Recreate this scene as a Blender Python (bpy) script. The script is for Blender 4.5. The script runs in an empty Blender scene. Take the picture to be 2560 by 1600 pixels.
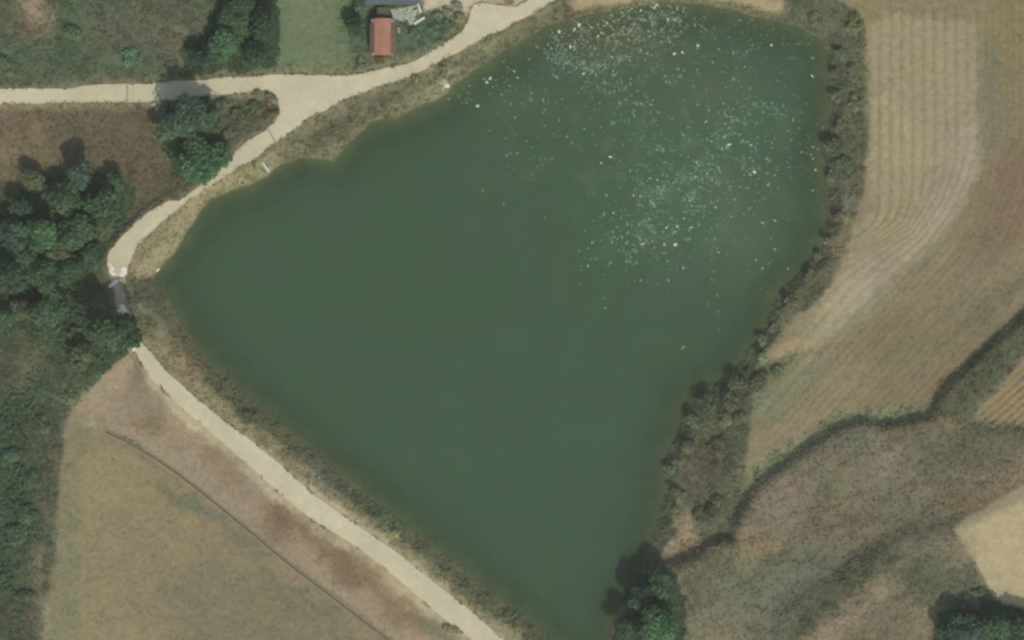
import bpy, math, random
import numpy as np
from mathutils.geometry import tessellate_polygon
from mathutils import Vector

# ------------------------------------------------------------------ camera, sky, sun
sc = bpy.context.scene
COL = sc.collection
S = 0.075                      # metres per photograph pixel (2560 x 1600)
def W(x, y): return ((x-1280)*S, (800-y)*S)

cam_d = bpy.data.cameras.new('camera'); cam = bpy.data.objects.new('camera', cam_d); COL.objects.link(cam)
CAM_H = 900.0
cam.location = (0, 0, CAM_H); cam.rotation_euler = (0, 0, 0)
cam_d.sensor_width = 36; cam_d.lens = 36*CAM_H/(2560*S)
cam_d.clip_start = 1; cam_d.clip_end = 9000
sc.camera = cam

SUN_EL, SUN_AZ = 50.0, 157.0   # degrees; azimuth clockwise from north (+Y)
w = bpy.data.worlds.new("World"); sc.world = w; w.use_nodes = True
nt = w.node_tree; bg = nt.nodes['Background']
sky = nt.nodes.new('ShaderNodeTexSky'); sky.sky_type = 'NISHITA'; sky.sun_disc = False
sky.sun_elevation = math.radians(SUN_EL); sky.sun_rotation = math.radians(SUN_AZ)
sky.air_density = 1.4; sky.dust_density = 2.0
nt.links.new(sky.outputs[0], bg.inputs[0]); bg.inputs[1].default_value = 0.13
sun_d = bpy.data.lights.new('sun', 'SUN'); sun_d.energy = 3.1; sun_d.angle = math.radians(0.53)
sun_d.color = (1.0, 0.95, 0.87)
sun = bpy.data.objects.new('sun', sun_d); COL.objects.link(sun)
az, el = math.radians(SUN_AZ), math.radians(SUN_EL)
sdir = Vector((math.sin(az)*math.cos(el), math.cos(az)*math.cos(el), math.sin(el)))
sun.rotation_euler = sdir.to_track_quat('Z', 'Y').to_euler(); sun.location = sdir*300
sc.view_settings.view_transform = 'Standard'; sc.view_settings.look = 'None'
sc.view_settings.gamma = 1; sc.view_settings.exposure = -0.16
sc.view_settings.use_curve_mapping = False
sc.cycles.filter_width = 2.6    # the soft pixel response of an aerial sensor
sc.cycles.transparent_max_bounces = 8

rng = np.random.default_rng(11)
random.seed(5)

# ------------------------------------------------------------------ numeric helpers
def lin(c):
    c = np.asarray(c, float)/255.0
    return np.where(c <= 0.04045, c/12.92, ((c+0.055)/1.055)**2.4)

_LAT = rng.random((8, 257, 257))
def vnoise(x, y, k=0):
    t = _LAT[k % 8]
    xi = np.floor(x).astype(int); yi = np.floor(y).astype(int)
    fx = x-xi; fy = y-yi
    fx = fx*fx*(3-2*fx); fy = fy*fy*(3-2*fy)
    xi %= 256; yi %= 256
    x1 = (xi+1) % 256; y1 = (yi+1) % 256
    a = t[yi, xi]*(1-fx)+t[yi, x1]*fx
    b = t[y1, xi]*(1-fx)+t[y1, x1]*fx
    return (a*(1-fy)+b*fy)*2-1
def fbm(x, y, s, o=3, k=0):
    r = 0; a = 1.0; tot = 0
    for i in range(o):
        r = r + a*vnoise(x/s+17.3*i+5*k, y/s+9.1*i-3*k, k+i); tot += a
        a *= 0.55; s = s/2.03
    return r/tot

def sdf(P, X, Y):
    """signed distance in pixels to a polygon, negative inside"""
    P = np.asarray(P, float); n = len(P)
    best = np.full(X.shape, 1e18); inside = np.zeros(X.shape, bool)
    for i in range(n):
        ax, ay = P[i]; bx, by = P[(i+1) % n]
        ex, ey = bx-ax, by-ay
        L = ex*ex+ey*ey+1e-9
        t = np.clip(((X-ax)*ex+(Y-ay)*ey)/L, 0, 1)
        d = (X-ax-t*ex)**2+(Y-ay-t*ey)**2
        best = np.minimum(best, d)
        if ay != by:
            c = ((ay > Y) != (by > Y)) & (X < ex*(Y-ay)/ey+ax)
            inside ^= c
    return np.where(inside, -1, 1)*np.sqrt(best)
def ldist(P, X, Y):
    """distance to polyline, and signed side (+ = left of travel on screen)"""
    P = np.asarray(P, float); best = np.full(X.shape, 1e18); side = np.zeros(X.shape)
    for i in range(len(P)-1):
        ax, ay = P[i]; bx, by = P[i+1]
        ex, ey = bx-ax, by-ay
        t = np.clip(((X-ax)*ex+(Y-ay)*ey)/(ex*ex+ey*ey), 0, 1)
        d = (X-ax-t*ex)**2+(Y-ay-t*ey)**2
        m = d < best
        best = np.where(m, d, best)
        side = np.where(m, ex*(Y-ay)-ey*(X-ax), side)
    return np.sqrt(best), side
def sig(d, s):
    return 1/(1+np.exp(np.clip(d/(s*0.45), -40, 40)))

# ------------------------------------------------------------------ plan of the place, in photograph pixels
LAKE = [(377,697),(406,660),(435,630),(475,568),(499,532),(530,497),(575,476),(620,462),(660,446),(700,412),(757,392),(800,398),(835,402),(863,362),
 (894,335),(924,307),(997,288),(1046,268),(1090,250),(1125,222),(1198,166),(1240,140),(1300,104),(1335,84),(1371,60),
 (1429,45),(1514,32),(1560,20),(1635,8),(1757,9),(1818,20),(1880,38),(1945,52),(1985,60),(2030,80),(2058,100),(2070,140),(2073,274),
 (2068,330),(2055,380),(2060,430),(2075,470),(2072,510),(2066,550),(2049,598),(2040,637),(2012,668),(1982,698),(1950,730),(1921,780),(1912,826),
 (1890,855),(1864,885),(1845,914),(1812,945),(1766,969),(1727,987),(1708,1029),(1702,1069),(1678,1109),(1666,1145),
 (1662,1191),(1660,1236),(1645,1286),(1632,1340),(1612,1385),(1602,1432),(1583,1465),(1556,1500),(1540,1540),(1526,1585),(1505,1630),(1440,1650),
 (1392,1616),(1341,1577),(1306,1542),(1258,1512),(1151,1419),(1045,1338),(938,1254),(832,1169),(727,1082),(620,1000),(536,924),
 (454,816),(415,742),(390,712)]
ROAD_N = [(-260,224),(0,223),(60,222),(120,223),(180,222),(205,217),(230,213),(290,212),(370,210),(420,206),(470,203),(511,202),(560,194),(620,193),(681,187),
 (742,187),(815,190),(879,189),(924,180),(970,170),(1015,161),(1043,151),(1076,131),(1107,112),(1137,94),(1158,76),
 (1173,46),(1180,15),(1205,8),(1244,14),(1289,18),(1314,3),(1350,-30),(1440,-90),(1520,-90),(1430,-22),(1380,6),(1320,43),(1259,74),(1198,103),(1152,130),(1098,155),
 (1061,177),(1015,196),(970,211),(924,226),(879,244),(842,262),(815,277),(784,289),(766,299),(742,322),(699,353),(660,380),
 (629,405),(600,416),(580,432),(561,446),(540,458),(510,476),(492,489),(478,496),(460,511),(441,527),(405,556),(374,587),(346,615),(331,643),(322,676),
 (316,705),(312,728),(322,760),(330,790),(346,820),(352,850),(376,876),(412,921),(470,975),(540,1033),(612,1087),(700,1158),
 (790,1239),(900,1314),(990,1377),(1080,1449),(1170,1518),(1262,1600),(1420,1725),(1390,1760),(1200,1612),(1130,1560),(1060,1503),
 (967,1420),(876,1354),(777,1295),(690,1222),(600,1142),(520,1072),(440,1005),(385,950),(352,905),(333,868),(330,845),(318,815),(300,785),(291,755),
 (283,715),(277,690),(268,656),(276,627),(304,595),(344,553),(382,524),(424,503),(450,501),(468,490),(484,477),(510,458),(530,444),
 (548,426),(572,405),(593,377),(624,350),(663,329),(692,300),(699,272),(693,242),(668,226),(633,232),(572,237),(530,240),(511,240),
 (470,249),(430,252),(395,251),(370,256),(300,258),(240,257),(130,259),(60,261),(0,261),(-260,263)]
DAM = [(353,880),(392,932),(456,993),(532,1054),(608,1115),(696,1190),(790,1268),(894,1338),(985,1402),(1076,1474),(1168,1542),(1231,1600),(1420,1750)]
CANAL = [(262,1080),(298,1096),(344,1121),(392,1151),(447,1188),(493,1224),(557,1276),(633,1338),(700,1394),(760,1441),(818,1484),(863,1520),(964,1597),(1120,1712)]
CURVE = [(2452,-400),(2452,150),(2450,330),(2425,430),(2385,520),(2320,610),(2235,700),(2150,790),(2075,870),(1990,960),(1900,1060)]
T1 = [(1600,1432),(1666,1413),(1730,1387),(1783,1357),(1828,1345),(1832,1310),(1851,1276),(1867,1250),(1894,1207),(1941,1175),(1989,1138),(2036,1101),(2073,1080),
 (2126,1059),(2158,1051),(2206,1062),(2259,1054),(2322,1038),(2335,1008),(2370,958),(2407,925),(2470,865),(2550,795),(2760,620),(3800,300),(3800,2600),(1400,2600),(1500,1640),(1530,1585),(1560,1500)]
FIELD2 = [(2428,1052),(2455,1010),(2510,945),(2575,868),(2800,640),(3300,640),(3300,1082),(2560,1076),(2480,1070)]
T2 = [(2400,1062),(2480,1072),(2560,1079),(3300,1084),(3300,2600),(2300,2600),(2250,1700),(2300,1300)]
T3 = [(1940,1535),(2010,1484),(2074,1441),(2126,1404),(2190,1362),(2260,1330),(2400,1300),(3000,1000),(3000,2600),(1900,2600)]
PALE = [(2900,1020),(2560,1207),(2470,1253),(2410,1290),(2378,1318),(2392,1350),(2425,1396),(2452,1440),(2470,1480),(2490,1505),(2530,1512),(2560,1516),(2900,1540)]

# colour zones: polygon, colour, edge softness, edge warp, tuft density
ZC = [
 ([(-900,-900),(695,-900),(695,190),(500,200),(200,215),(-900,225)], (94,101,76), 14, 14, .9),
 ([(-900,258),(430,256),(440,380),(470,480),(300,560),(-900,600)], (101,92,69), 20, 22, .55),
 ([(-900,430),(60,440),(240,440),(330,480),(300,600),(250,700),(290,860),(300,900),(230,960),(-900,960)], (70,84,58), 30, 30, 1),
 ([(-900,860),(180,800),(330,890),(240,960),(180,1060),(150,1200),(160,1400),(100,1700),(-900,1700)], (76,87,61), 22, 20, 1),
 ([(692,-900),(868,-900),(876,0),(880,175),(690,182)], (105,117,84), 4, 4, .3),
 ([(842,-900),(880,-900),(876,88),(842,86)], (98,122,78), 5, 5, .5),
 ([(690,160),(900,168),(900,196),(690,190)], (124,120,84), 8, 8, .7),
 ([(868,-900),(1178,-900),(1178,60),(1100,120),(1040,155),(900,185),(876,150)], (88,100,76), 8, 8, .8),
 ([(1048,-900),(1400,-900),(1330,20),(1190,60),(1150,20),(1100,28),(1062,32)], (184,172,142), 5, 5, 0),
 # pond banks
 ([(560,440),(640,395),(760,300),(1000,200),(1100,155),(1320,45),(1420,-10),(1600,-60),(2000,-200),(2000,40),(1400,120),(1100,280),(900,400),(700,460),(520,540)], (112,110,82), 14, 12, .9),
 ([(1180,110),(1320,42),(1420,0),(1520,-20),(1500,40),(1330,100),(1200,190)], (97,100,74), 14, 12, .9),
 ([(1430,32),(1540,9),(1640,-6),(1760,-8),(1850,10),(1946,36),(1958,18),(1970,-4),(2300,-300),(1200,-300)], (153,138,104), 5, 5, .15),
 ([(1954,24),(1972,-10),(2085,-10),(2120,30),(2162,70),(2166,240),(2172,480),(2150,560),(2105,640),(2040,760),(1960,840),(1890,905),(1840,900),(1980,650),(2040,300),(2050,80)], (98,102,76), 10, 12, 1),
 ([(1620,1200),(1700,1050),(1850,900),(1900,860),(1990,880),(1960,950),(1890,1100),(1860,1230),(1800,1370),(1700,1400),(1600,1440)], (96,100,76), 14, 16, 1),
 # big striped field
 ([(1968,-12),(2100,2),(2140,40),(2170,100),(2168,240),(2170,330),(2158,470),(2140,530),(2124,600),(2080,700),(2030,780),(1985,840),(1990,872),(2040,880),(1990,930),(1900,980),(1878,1060),(1862,1170),(1885,1207),(2036,1090),(2158,1045),(2322,1030),(2550,790),(3300,200),(3300,-900),(1968,-900)], (134,122,91), 5, 5, .25),
 ([(2160,60),(2240,40),(2440,60),(2450,330),(2425,430),(2380,520),(2290,620),(2200,700),(2100,790),(2010,880),(1985,850),(2075,715),(2130,600),(2160,460),(2172,300)], (150,137,105), 8, 5, .12),
 ([(2455,-900),(3300,-900),(3300,300),(2560,600),(2400,640),(2380,560),(2440,440),(2462,200)], (128,116,84), 14, 8, .3),
 ([(2450,100),(2490,100),(2500,300),(2470,380),(2446,340)], (116,114,88), 12, 8, .25),
 ([(2400,330),(2446,300),(2446,420),(2385,545),(2250,680),(2100,820),(2010,888),(1988,868),(2076,735),(2140,650),(2260,590),(2350,470)], (158,145,118), 16, 10, .05),
 ([(2500,380),(2600,380),(2600,560),(2470,640),(2430,600)], (126,108,82), 20, 10, .3),
 ([(1892,920),(2010,880),(2090,900),(2000,1010),(1900,1080)], (124,122,88), 16, 8, .4),
 ([(1895,900),(1985,790),(2040,760),(2075,800),(2010,870),(1975,888),(1930,905)], (150,138,102), 7, 6, .2),
 ([(1872,1215),(1885,1160),(1990,1090),(2100,1030),(2170,1018),(2330,1010),(2330,1045),(2200,1062),(2150,1052),(2030,1100),(1900,1208)], (126,131,98), 7, 5, .7),
 # land across the terrace bank
 (T1, (116,107,84), 5, 3, .9),
 ([(2330,1030),(2340,960),(2480,850),(2600,740),(2900,500),(3000,600),(2580,860),(2450,1000),(2420,1060)], (92,94,67), 7, 5, 1),
 (FIELD2, (133,120,86), 5, 4, .3),
 ([(2425,1058),(2460,1045),(2560,1058),(3000,1060),(3000,1082),(2500,1078)], (134,131,96), 5, 4, .5),
 ([(1780,1400),(1950,1330),(2100,1350),(2180,1370),(2000,1500),(1950,1700),(1600,1700),(1640,1480)], (107,107,84), 30, 24, .9),
 ([(1960,1560),(2080,1440),(2200,1360),(2260,1370),(2100,1500),(1980,1600)], (86,90,66), 12, 10, 1),
 ([(2130,1560),(2080,1600),(1960,1700),(2400,1700),(2330,1560),(2440,1480),(2300,1400),(2200,1440)], (117,108,84), 18, 16, .7),
 ([(2200,1430),(2310,1370),(2420,1390),(2480,1500),(2360,1530),(2260,1490)], (96,98,75), 18, 14, .9),
 (PALE, (174,158,120), 4, 2, .03),
 # dam
 ([(330,790),(352,850),(700,1150),(1000,1380),(1262,1590),(1400,1720),(1500,1720),(1300,1540),(1270,1500),(952,1238),(635,984),(466,804),(420,735),(330,730)], (106,106,77), 12, 10, .9),
 ([(352,850),(400,860),(470,920),(560,1000),(720,1140),(1000,1350),(1262,1580),(1240,1590),(980,1390),(690,1170)], (142,132,99), 8, 9, .8),
 ([(335,868),(300,890),(235,960),(180,1010),(150,1100),(300,1090),(700,1400),(1100,1700),(1300,1700),(600,1130)], (148,132,106), 10, 8, .3),
 ([(338,905),(395,985),(590,1172),(682,1254),(870,1388),(1052,1536),(1180,1650),(1350,1760),(1380,1700),(1000,1380),(600,1090),(400,920)], (182,168,134), 9, 12, .15),
 # lower left field
 ([(185,1040),(260,1070),(300,1100),(493,1228),(700,1400),(964,1603),(1120,1720),(1120,2100),(60,2100),(100,1600),(140,1350),(150,1150)], (138,124,92), 8, 6, .25),
 ([(185,1040),(215,1060),(200,1200),(200,1600),(180,1800),(90,1800),(120,1550),(150,1350),(155,1150)], (126,122,90), 10, 7, .4),
 ([(430,1700),(400,1450),(560,1380),(720,1450),(900,1590),(1040,1700)], (124,115,87), 50, 20, .3),
 # spillway tongue bank
 ([(480,495),(520,480),(517,505),(499,534),(475,570),(435,634),(377,697),(330,700),(326,650),(346,615),(374,585)], (146,134,104), 5, 4, .5),
 ([(420,560),(470,560),(435,634),(395,678),(350,640),(380,600)], (138,134,98), 8, 6, .6),
 ([(310,690),(380,700),(430,745),(470,810),(400,850),(350,830),(318,780)], (98,99,72), 10, 9, .8),
 ([(470,490),(560,430),(640,410),(700,360),(720,340),(700,410),(640,455),(530,495)], (136,130,94), 7, 8, .7),
 ([(1000,200),(1090,165),(1125,205),(1115,235),(1030,260)], (122,124,90), 10, 8, .8),
]
# blobs: x, y, rx, ry, colour, strength, rotation
BL = [
 (92,28,34,46,(156,136,112),.9,-.2),(70,70,30,18,(132,112,86),.6,0),(20,30,45,50,(96,90,62),.6,0),(170,70,40,45,(76,102,70),.7,0),(185,140,70,50,(72,90,62),.5,0),
 (60,150,80,20,(70,98,66),.4,0),(250,85,55,30,(104,99,76),.5,0),(300,60,60,40,(98,100,76),.6,0),(400,80,60,50,(106,102,80),.7,.3),(455,110,30,40,(122,114,90),.6,.4),
 (340,130,50,25,(86,108,82),.5,0),(330,155,40,14,(88,116,90),.5,0),(400,40,60,40,(100,98,74),.4,0),(250,190,120,14,(76,98,68),.6,0),(300,205,80,7,(118,98,70),.6,0),
 (480,100,22,30,(116,108,86),.6,0),(130,250,130,10,(104,100,72),.5,0),(560,178,60,12,(128,122,96),.7,0),(630,176,40,12,(92,108,78),.4,0),
 (60,310,90,50,(110,98,74),.7,0),(30,400,60,60,(128,112,86),.8,0),(110,400,50,40,(112,104,76),.7,0),(20,300,50,30,(108,96,76),.5,0),(100,330,40,25,(124,108,84),.6,.4),(200,310,40,30,(96,94,70),.4,0),
 (415,320,18,55,(128,130,106),.85,0),(405,268,24,16,(140,140,118),.6,0),(340,420,60,60,(100,88,66),.8,0),(370,300,40,30,(84,80,56),.5,0),(630,260,45,30,(92,92,66),.8,0),(590,270,50,26,(82,96,64),.8,0),(670,282,20,26,(92,80,58),.8,0),(600,240,60,8,(132,128,98),.7,0),
 (620,335,50,14,(104,96,76),.7,-.5),(570,360,40,14,(82,88,64),.6,-.5),
 (700,100,30,80,(96,114,82),.5,0),(780,60,40,50,(112,116,86),.4,0),(790,130,60,40,(100,114,80),.4,0),(850,120,18,40,(98,108,80),.5,0),(720,20,40,40,(106,118,86),.5,0),
 (920,150,30,20,(104,106,74),.7,0),(1000,150,50,16,(112,112,78),.7,-.3),(1060,105,50,40,(84,104,80),.6,0),(1150,70,25,30,(122,116,78),.7,0),(1130,90,40,14,(100,98,68),.5,-.6),(1250,8,40,14,(130,122,92),.8,0),
 (1140,30,30,20,(130,124,100),.7,0),(910,110,20,30,(80,104,74),.6,0),(880,35,18,30,(62,88,58),.6,0),
 (800,300,50,18,(132,126,92),.7,-.4),(860,280,40,20,(128,118,92),.7,-.4),(920,262,40,20,(116,108,86),.6,-.3),(960,250,50,30,(104,98,78),.5,-.3),(1000,225,60,14,(118,116,84),.6,-.3),(830,335,60,18,(96,86,66),.6,-.4),(760,330,30,16,(116,116,86),.7,-.4),
 (700,400,40,18,(106,102,78),.6,-.5),(800,400,50,30,(96,100,78),.7,0),(835,365,26,14,(120,122,92),.8,-.4),(880,310,60,20,(90,84,64),.5,-.4),(780,350,24,12,(82,76,54),.6,0),
 (1170,125,40,12,(134,132,92),.7,-.5),(1230,100,50,14,(126,128,88),.7,-.5),(1290,70,40,14,(110,110,82),.5,-.5),(1400,20,50,20,(112,106,82),.6,-.2),(1360,45,60,16,(98,96,70),.5,-.4),(1470,30,50,10,(104,84,58),.6,-.2),
 (1110,205,10,22,(156,152,122),.8,.4),(1060,185,30,12,(106,106,76),.5,0),
 (2110,200,22,80,(84,90,64),.5,0),(2100,270,22,40,(98,102,76),.6,0),(2130,350,30,30,(92,96,68),.5,0),(2130,440,26,30,(94,92,66),.7,0),(2140,510,26,40,(120,112,86),.7,0),(2110,500,14,24,(134,134,112),.7,0),(2090,560,24,50,(98,92,72),.7,0),
 (2130,560,20,22,(126,120,72),.6,0),(2160,200,16,60,(124,118,80),.5,0),(2150,30,30,40,(124,118,80),.7,0),(2020,20,50,22,(96,102,72),.7,0),(2100,620,20,30,(112,110,82),.7,.5),(2060,660,26,50,(100,96,74),.6,.6),(2000,740,26,50,(98,92,68),.7,.7),
 (1950,830,28,40,(112,106,80),.6,.6),(1985,870,48,14,(174,150,108),.95,-.2),(1945,872,22,14,(166,138,100),.9,0),(2010,890,26,20,(156,142,98),.7,0),(1900,890,22,22,(118,130,96),.8,0),(1905,915,40,22,(84,92,62),.6,0),
 (2140,640,60,60,(156,140,112),.5,.7),(2250,560,60,70,(138,129,94),.5,.6),(2350,480,40,90,(143,131,109),.6,.5),(2200,640,50,40,(136,121,98),.5,.7),(2380,360,40,90,(148,132,112),.5,0),(2250,350,60,120,(152,142,106),.4,0),(2060,790,50,30,(158,150,112),.6,-.8),
 (2520,100,60,100,(130,118,78),.6,0),(2540,440,50,50,(123,100,76),.5,0),(2480,300,30,120,(128,118,92),.5,0),(2440,640,100,50,(114,100,78),.5,-.7),(2300,740,90,40,(123,112,87),.5,-.7),(2200,830,100,50,(116,100,72),.5,-.6),(2260,880,120,60,(111,105,72),.6,-.4),
 (2420,800,90,60,(109,98,74),.6,-.7),(2300,960,130,40,(123,105,80),.6,-.2),(2100,960,90,40,(140,122,92),.5,-.6),(2000,1080,80,40,(140,126,96),.6,-.6),(2240,1005,110,12,(120,110,76),.5,0),(1915,1170,40,30,(132,134,96),.7,-.6),(2050,910,60,30,(130,122,98),.5,-.5),
 (2160,780,70,16,(126,128,98),.6,-.8),(2320,640,60,14,(109,111,85),.6,-.8),(2450,780,80,20,(103,101,76),.5,-.7),(2530,720,60,20,(100,100,74),.5,-.7),(2440,940,20,60,(78,78,54),.5,.8),(2500,900,70,20,(94,101,74),.6,-.9),
 (2540,1000,60,30,(142,120,90),.6,-.6),(2350,1065,50,12,(124,112,86),.7,0),(2400,1040,30,20,(110,106,76),.6,0),(2410,1080,60,10,(108,96,66),.6,0),
 # T1 scrub
 (1970,1230,70,45,(130,114,98),.7,-.4),(1930,1270,50,50,(124,118,98),.6,0),(1900,1350,60,40,(124,112,84),.6,0),(1880,1370,50,40,(142,122,86),.7,.3),(2060,1190,50,30,(112,112,88),.6,0),(2110,1200,40,40,(110,106,72),.5,0),(2170,1180,50,30,(126,114,94),.7,-.5),
 (2220,1160,50,40,(128,118,96),.7,-.5),(2240,1200,60,30,(120,110,92),.5,-.3),(2180,1240,60,40,(108,104,86),.5,0),(2100,1280,80,50,(116,110,84),.6,0),(2160,1300,60,50,(112,104,80),.6,0),(2060,1330,60,30,(114,102,82),.6,0),(2260,1290,60,50,(98,100,76),.6,0),
 (2330,1150,60,40,(98,104,78),.6,0),(2420,1120,90,30,(92,92,70),.6,0),(2500,1130,60,30,(88,90,70),.6,0),(2450,1180,90,30,(112,100,80),.6,-.4),(2520,1190,60,20,(124,108,82),.7,-.5),(2340,1240,80,30,(112,104,82),.5,-.5),(2380,1270,50,20,(100,98,66),.6,-.6),(2440,1250,60,8,(138,114,78),.8,-.5),
 (2120,1090,60,20,(112,114,90),.7,0),(2140,1110,30,20,(104,112,84),.6,0),(2350,1340,40,40,(124,114,92),.6,0),(2310,1300,30,30,(102,92,72),.6,0),(2400,1380,30,40,(132,118,92),.7,.6),(2290,1360,50,30,(112,106,84),.6,-.5),
 (2110,1560,110,22,(144,124,102),.8,-.65),(2200,1480,80,22,(136,124,98),.8,-.6),(2050,1590,60,20,(140,126,98),.7,-.6),(2160,1580,60,30,(114,106,80),.7,-.5),(2250,1560,60,40,(122,112,86),.7,0),(2310,1540,30,40,(130,126,92),.6,.5),(2010,1440,50,30,(112,116,94),.7,-.6),
 (1940,1470,70,60,(108,110,88),.6,0),(1820,1560,80,40,(122,114,88),.7,0),(1780,1590,60,20,(130,118,92),.6,0),(1860,1480,40,40,(100,102,76),.6,0),(1740,1460,40,40,(104,98,74),.6,0),(1690,1390,60,18,(82,80,56),.8,-.3),(1800,1400,50,30,(96,100,70),.6,0),(1930,1400,50,30,(104,102,78),.6,0),(2280,1430,40,30,(92,94,68),.6,0),
 # SE shore
 (1712,1310,20,46,(166,146,120),.95,-.2),(1700,1360,36,20,(176,148,120),.95,-.4),(1740,1360,50,12,(146,124,98),.9,-.2),(1670,1390,26,16,(142,132,110),.85,-.4),(1645,1390,30,30,(112,100,80),.8,0),(1785,1320,50,30,(108,110,84),.7,-.5),(1820,1250,30,50,(110,110,84),.7,.3),(1770,1270,36,30,(78,80,56),.9,0),
 (1760,1160,40,60,(94,86,68),.7,.2),(1740,1180,40,50,(98,90,72),.6,0),(1700,1250,20,50,(92,92,64),.7,0),(1800,1100,40,50,(80,80,56),.7,0),(1800,1050,30,22,(110,114,82),.7,0),(1780,1010,30,20,(76,76,58),.6,0),(1830,1010,50,26,(76,80,56),.6,-.5),(1850,1190,14,40,(116,116,86),.6,.3),
 (1895,1010,22,26,(120,124,96),.7,0),(1910,980,30,18,(112,116,90),.6,-.6),(1870,960,40,22,(74,74,54),.7,-.5),
 # dam slope patches
 (375,1060,40,26,(119,103,75),.8,.3),(360,1030,20,14,(150,134,108),.5,0),(440,1110,36,24,(138,122,96),.7,0),(560,1150,60,30,(123,105,77),.8,.5),(600,1200,50,30,(131,114,90),.6,.5),(700,1290,50,34,(111,94,68),.9,.6),(690,1330,40,30,(113,96,72),.7,.6),(780,1330,50,30,(115,96,72),.8,.6),
 (860,1400,60,34,(108,91,66),.9,.6),(930,1440,50,30,(119,99,73),.8,.6),(880,1450,40,26,(109,91,68),.8,.6),(1000,1530,70,34,(121,103,75),.9,.6),(1090,1570,50,28,(96,98,70),.8,.5),(1130,1590,40,20,(104,102,74),.8,.5),(760,1420,60,22,(142,124,99),.6,.6),(640,1250,30,30,(141,125,103),.5,0),(480,1170,40,16,(136,136,108),.6,.6),
 (520,1190,60,16,(141,124,107),.6,.6),(600,1330,60,12,(110,105,92),.5,.7),(300,960,50,30,(146,126,100),.6,0),(330,910,30,26,(126,120,94),.6,0),(250,980,20,20,(130,128,100),.7,0),(780,1490,60,10,(118,109,90),.5,.65),(1160,1600,50,16,(150,136,108),.6,.5),(970,1380,30,10,(156,150,118),.6,.6),
 # upstream dam face
 (410,850,40,20,(140,130,98),.8,.7),(450,900,40,22,(148,132,102),.8,.7),(480,930,50,16,(138,116,86),.6,.8),(420,800,30,30,(112,106,84),.6,0),(560,960,40,16,(106,100,76),.6,.7),(610,1030,18,12,(74,80,54),.8,0),(790,1190,40,14,(129,125,110),.7,.7),(820,1220,30,10,(116,116,105),.7,.7),(980,1320,30,14,(132,138,96),.8,.6),
 (1000,1370,30,10,(104,102,72),.7,.6),(1080,1420,50,12,(128,128,92),.7,.6),(880,1270,40,10,(110,112,78),.6,.6),(700,1110,50,10,(126,122,92),.6,.6),(1250,1560,40,16,(142,136,104),.7,.6),(1280,1590,26,14,(152,142,110),.8,.5),
 # lower left field
 (240,1190,60,60,(142,131,92),.6,0),(270,1250,60,30,(144,133,97),.5,0),(420,1230,50,14,(105,105,73),.7,.6),(480,1260,50,14,(97,107,82),.8,.6),(540,1300,50,14,(109,109,95),.7,.6),(620,1370,50,14,(103,109,82),.7,.6),(660,1430,60,14,(109,110,80),.7,.7),(760,1490,50,16,(105,109,88),.6,.6),(700,1500,60,20,(112,110,80),.5,.6),
 (380,1270,40,20,(135,124,84),.5,0),(330,1320,60,40,(133,118,90),.4,0),(300,1440,60,20,(125,114,84),.4,0),(340,1520,40,30,(131,114,86),.4,0),(240,1480,20,60,(139,122,90),.5,0),(830,1540,40,20,(99,105,75),.5,.6),
 # left scrub
 (60,880,30,60,(98,90,68),.6,0),(95,900,14,50,(112,112,84),.6,.3),(75,915,20,24,(118,120,96),.6,.3),(20,1000,40,60,(92,86,66),.6,0),(40,1180,50,80,(74,88,64),.7,0),(100,1100,40,60,(84,90,70),.5,0),(130,1150,16,70,(104,98,70),.7,0),(60,1290,50,60,(64,84,60),.7,0),(120,1300,18,60,(104,106,84),.6,0),(110,1260,20,30,(96,84,66),.6,0),
 (95,1420,16,60,(128,116,94),.8,0),(60,1540,40,30,(122,108,88),.8,0),(110,1540,18,30,(142,136,110),.7,0),(20,1560,20,30,(70,76,56),.6,0),(30,1500,22,40,(76,80,58),.6,0),(140,1370,14,60,(130,130,104),.6,0),(125,1430,14,50,(98,90,66),.6,0),(150,950,60,30,(78,84,60),.5,0),(180,1000,30,20,(124,128,98),.7,0),(215,1060,16,10,(160,158,120),.8,0),
 (20,760,30,60,(96,92,68),.4,0),(90,840,50,30,(88,96,62),.5,0),(150,880,40,40,(74,92,60),.5,0),(300,640,16,40,(104,100,76),.6,.3),(250,690,40,30,(92,92,70),.5,0),(320,830,20,16,(70,92,58),.7,0),(350,780,26,14,(132,130,104),.6,0),
]
# height zones: polygon, level, softness px
ZH = [
 ([(-900,230),(420,260),(470,440),(260,640),(300,900),(180,1050),(-900,1100)], 0.9, 40),
 ([(-900,980),(240,980),(330,900),(352,905),(1300,1720),(1300,2600),(-900,2600)], -2.0, 30),
 ([(860,-900),(1178,-900),(1165,60),(1040,150),(900,180)], 2.45, 10),
 ([(2120,-900),(3300,-900),(3300,1200),(1800,1250),(1880,960),(2090,700),(2160,400)], 2.5, 40),
 (T1, 5.2, 14), (FIELD2, 4.4, 14), (T2, 7.0, 14), (T3, 6.9, 22),
]

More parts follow.
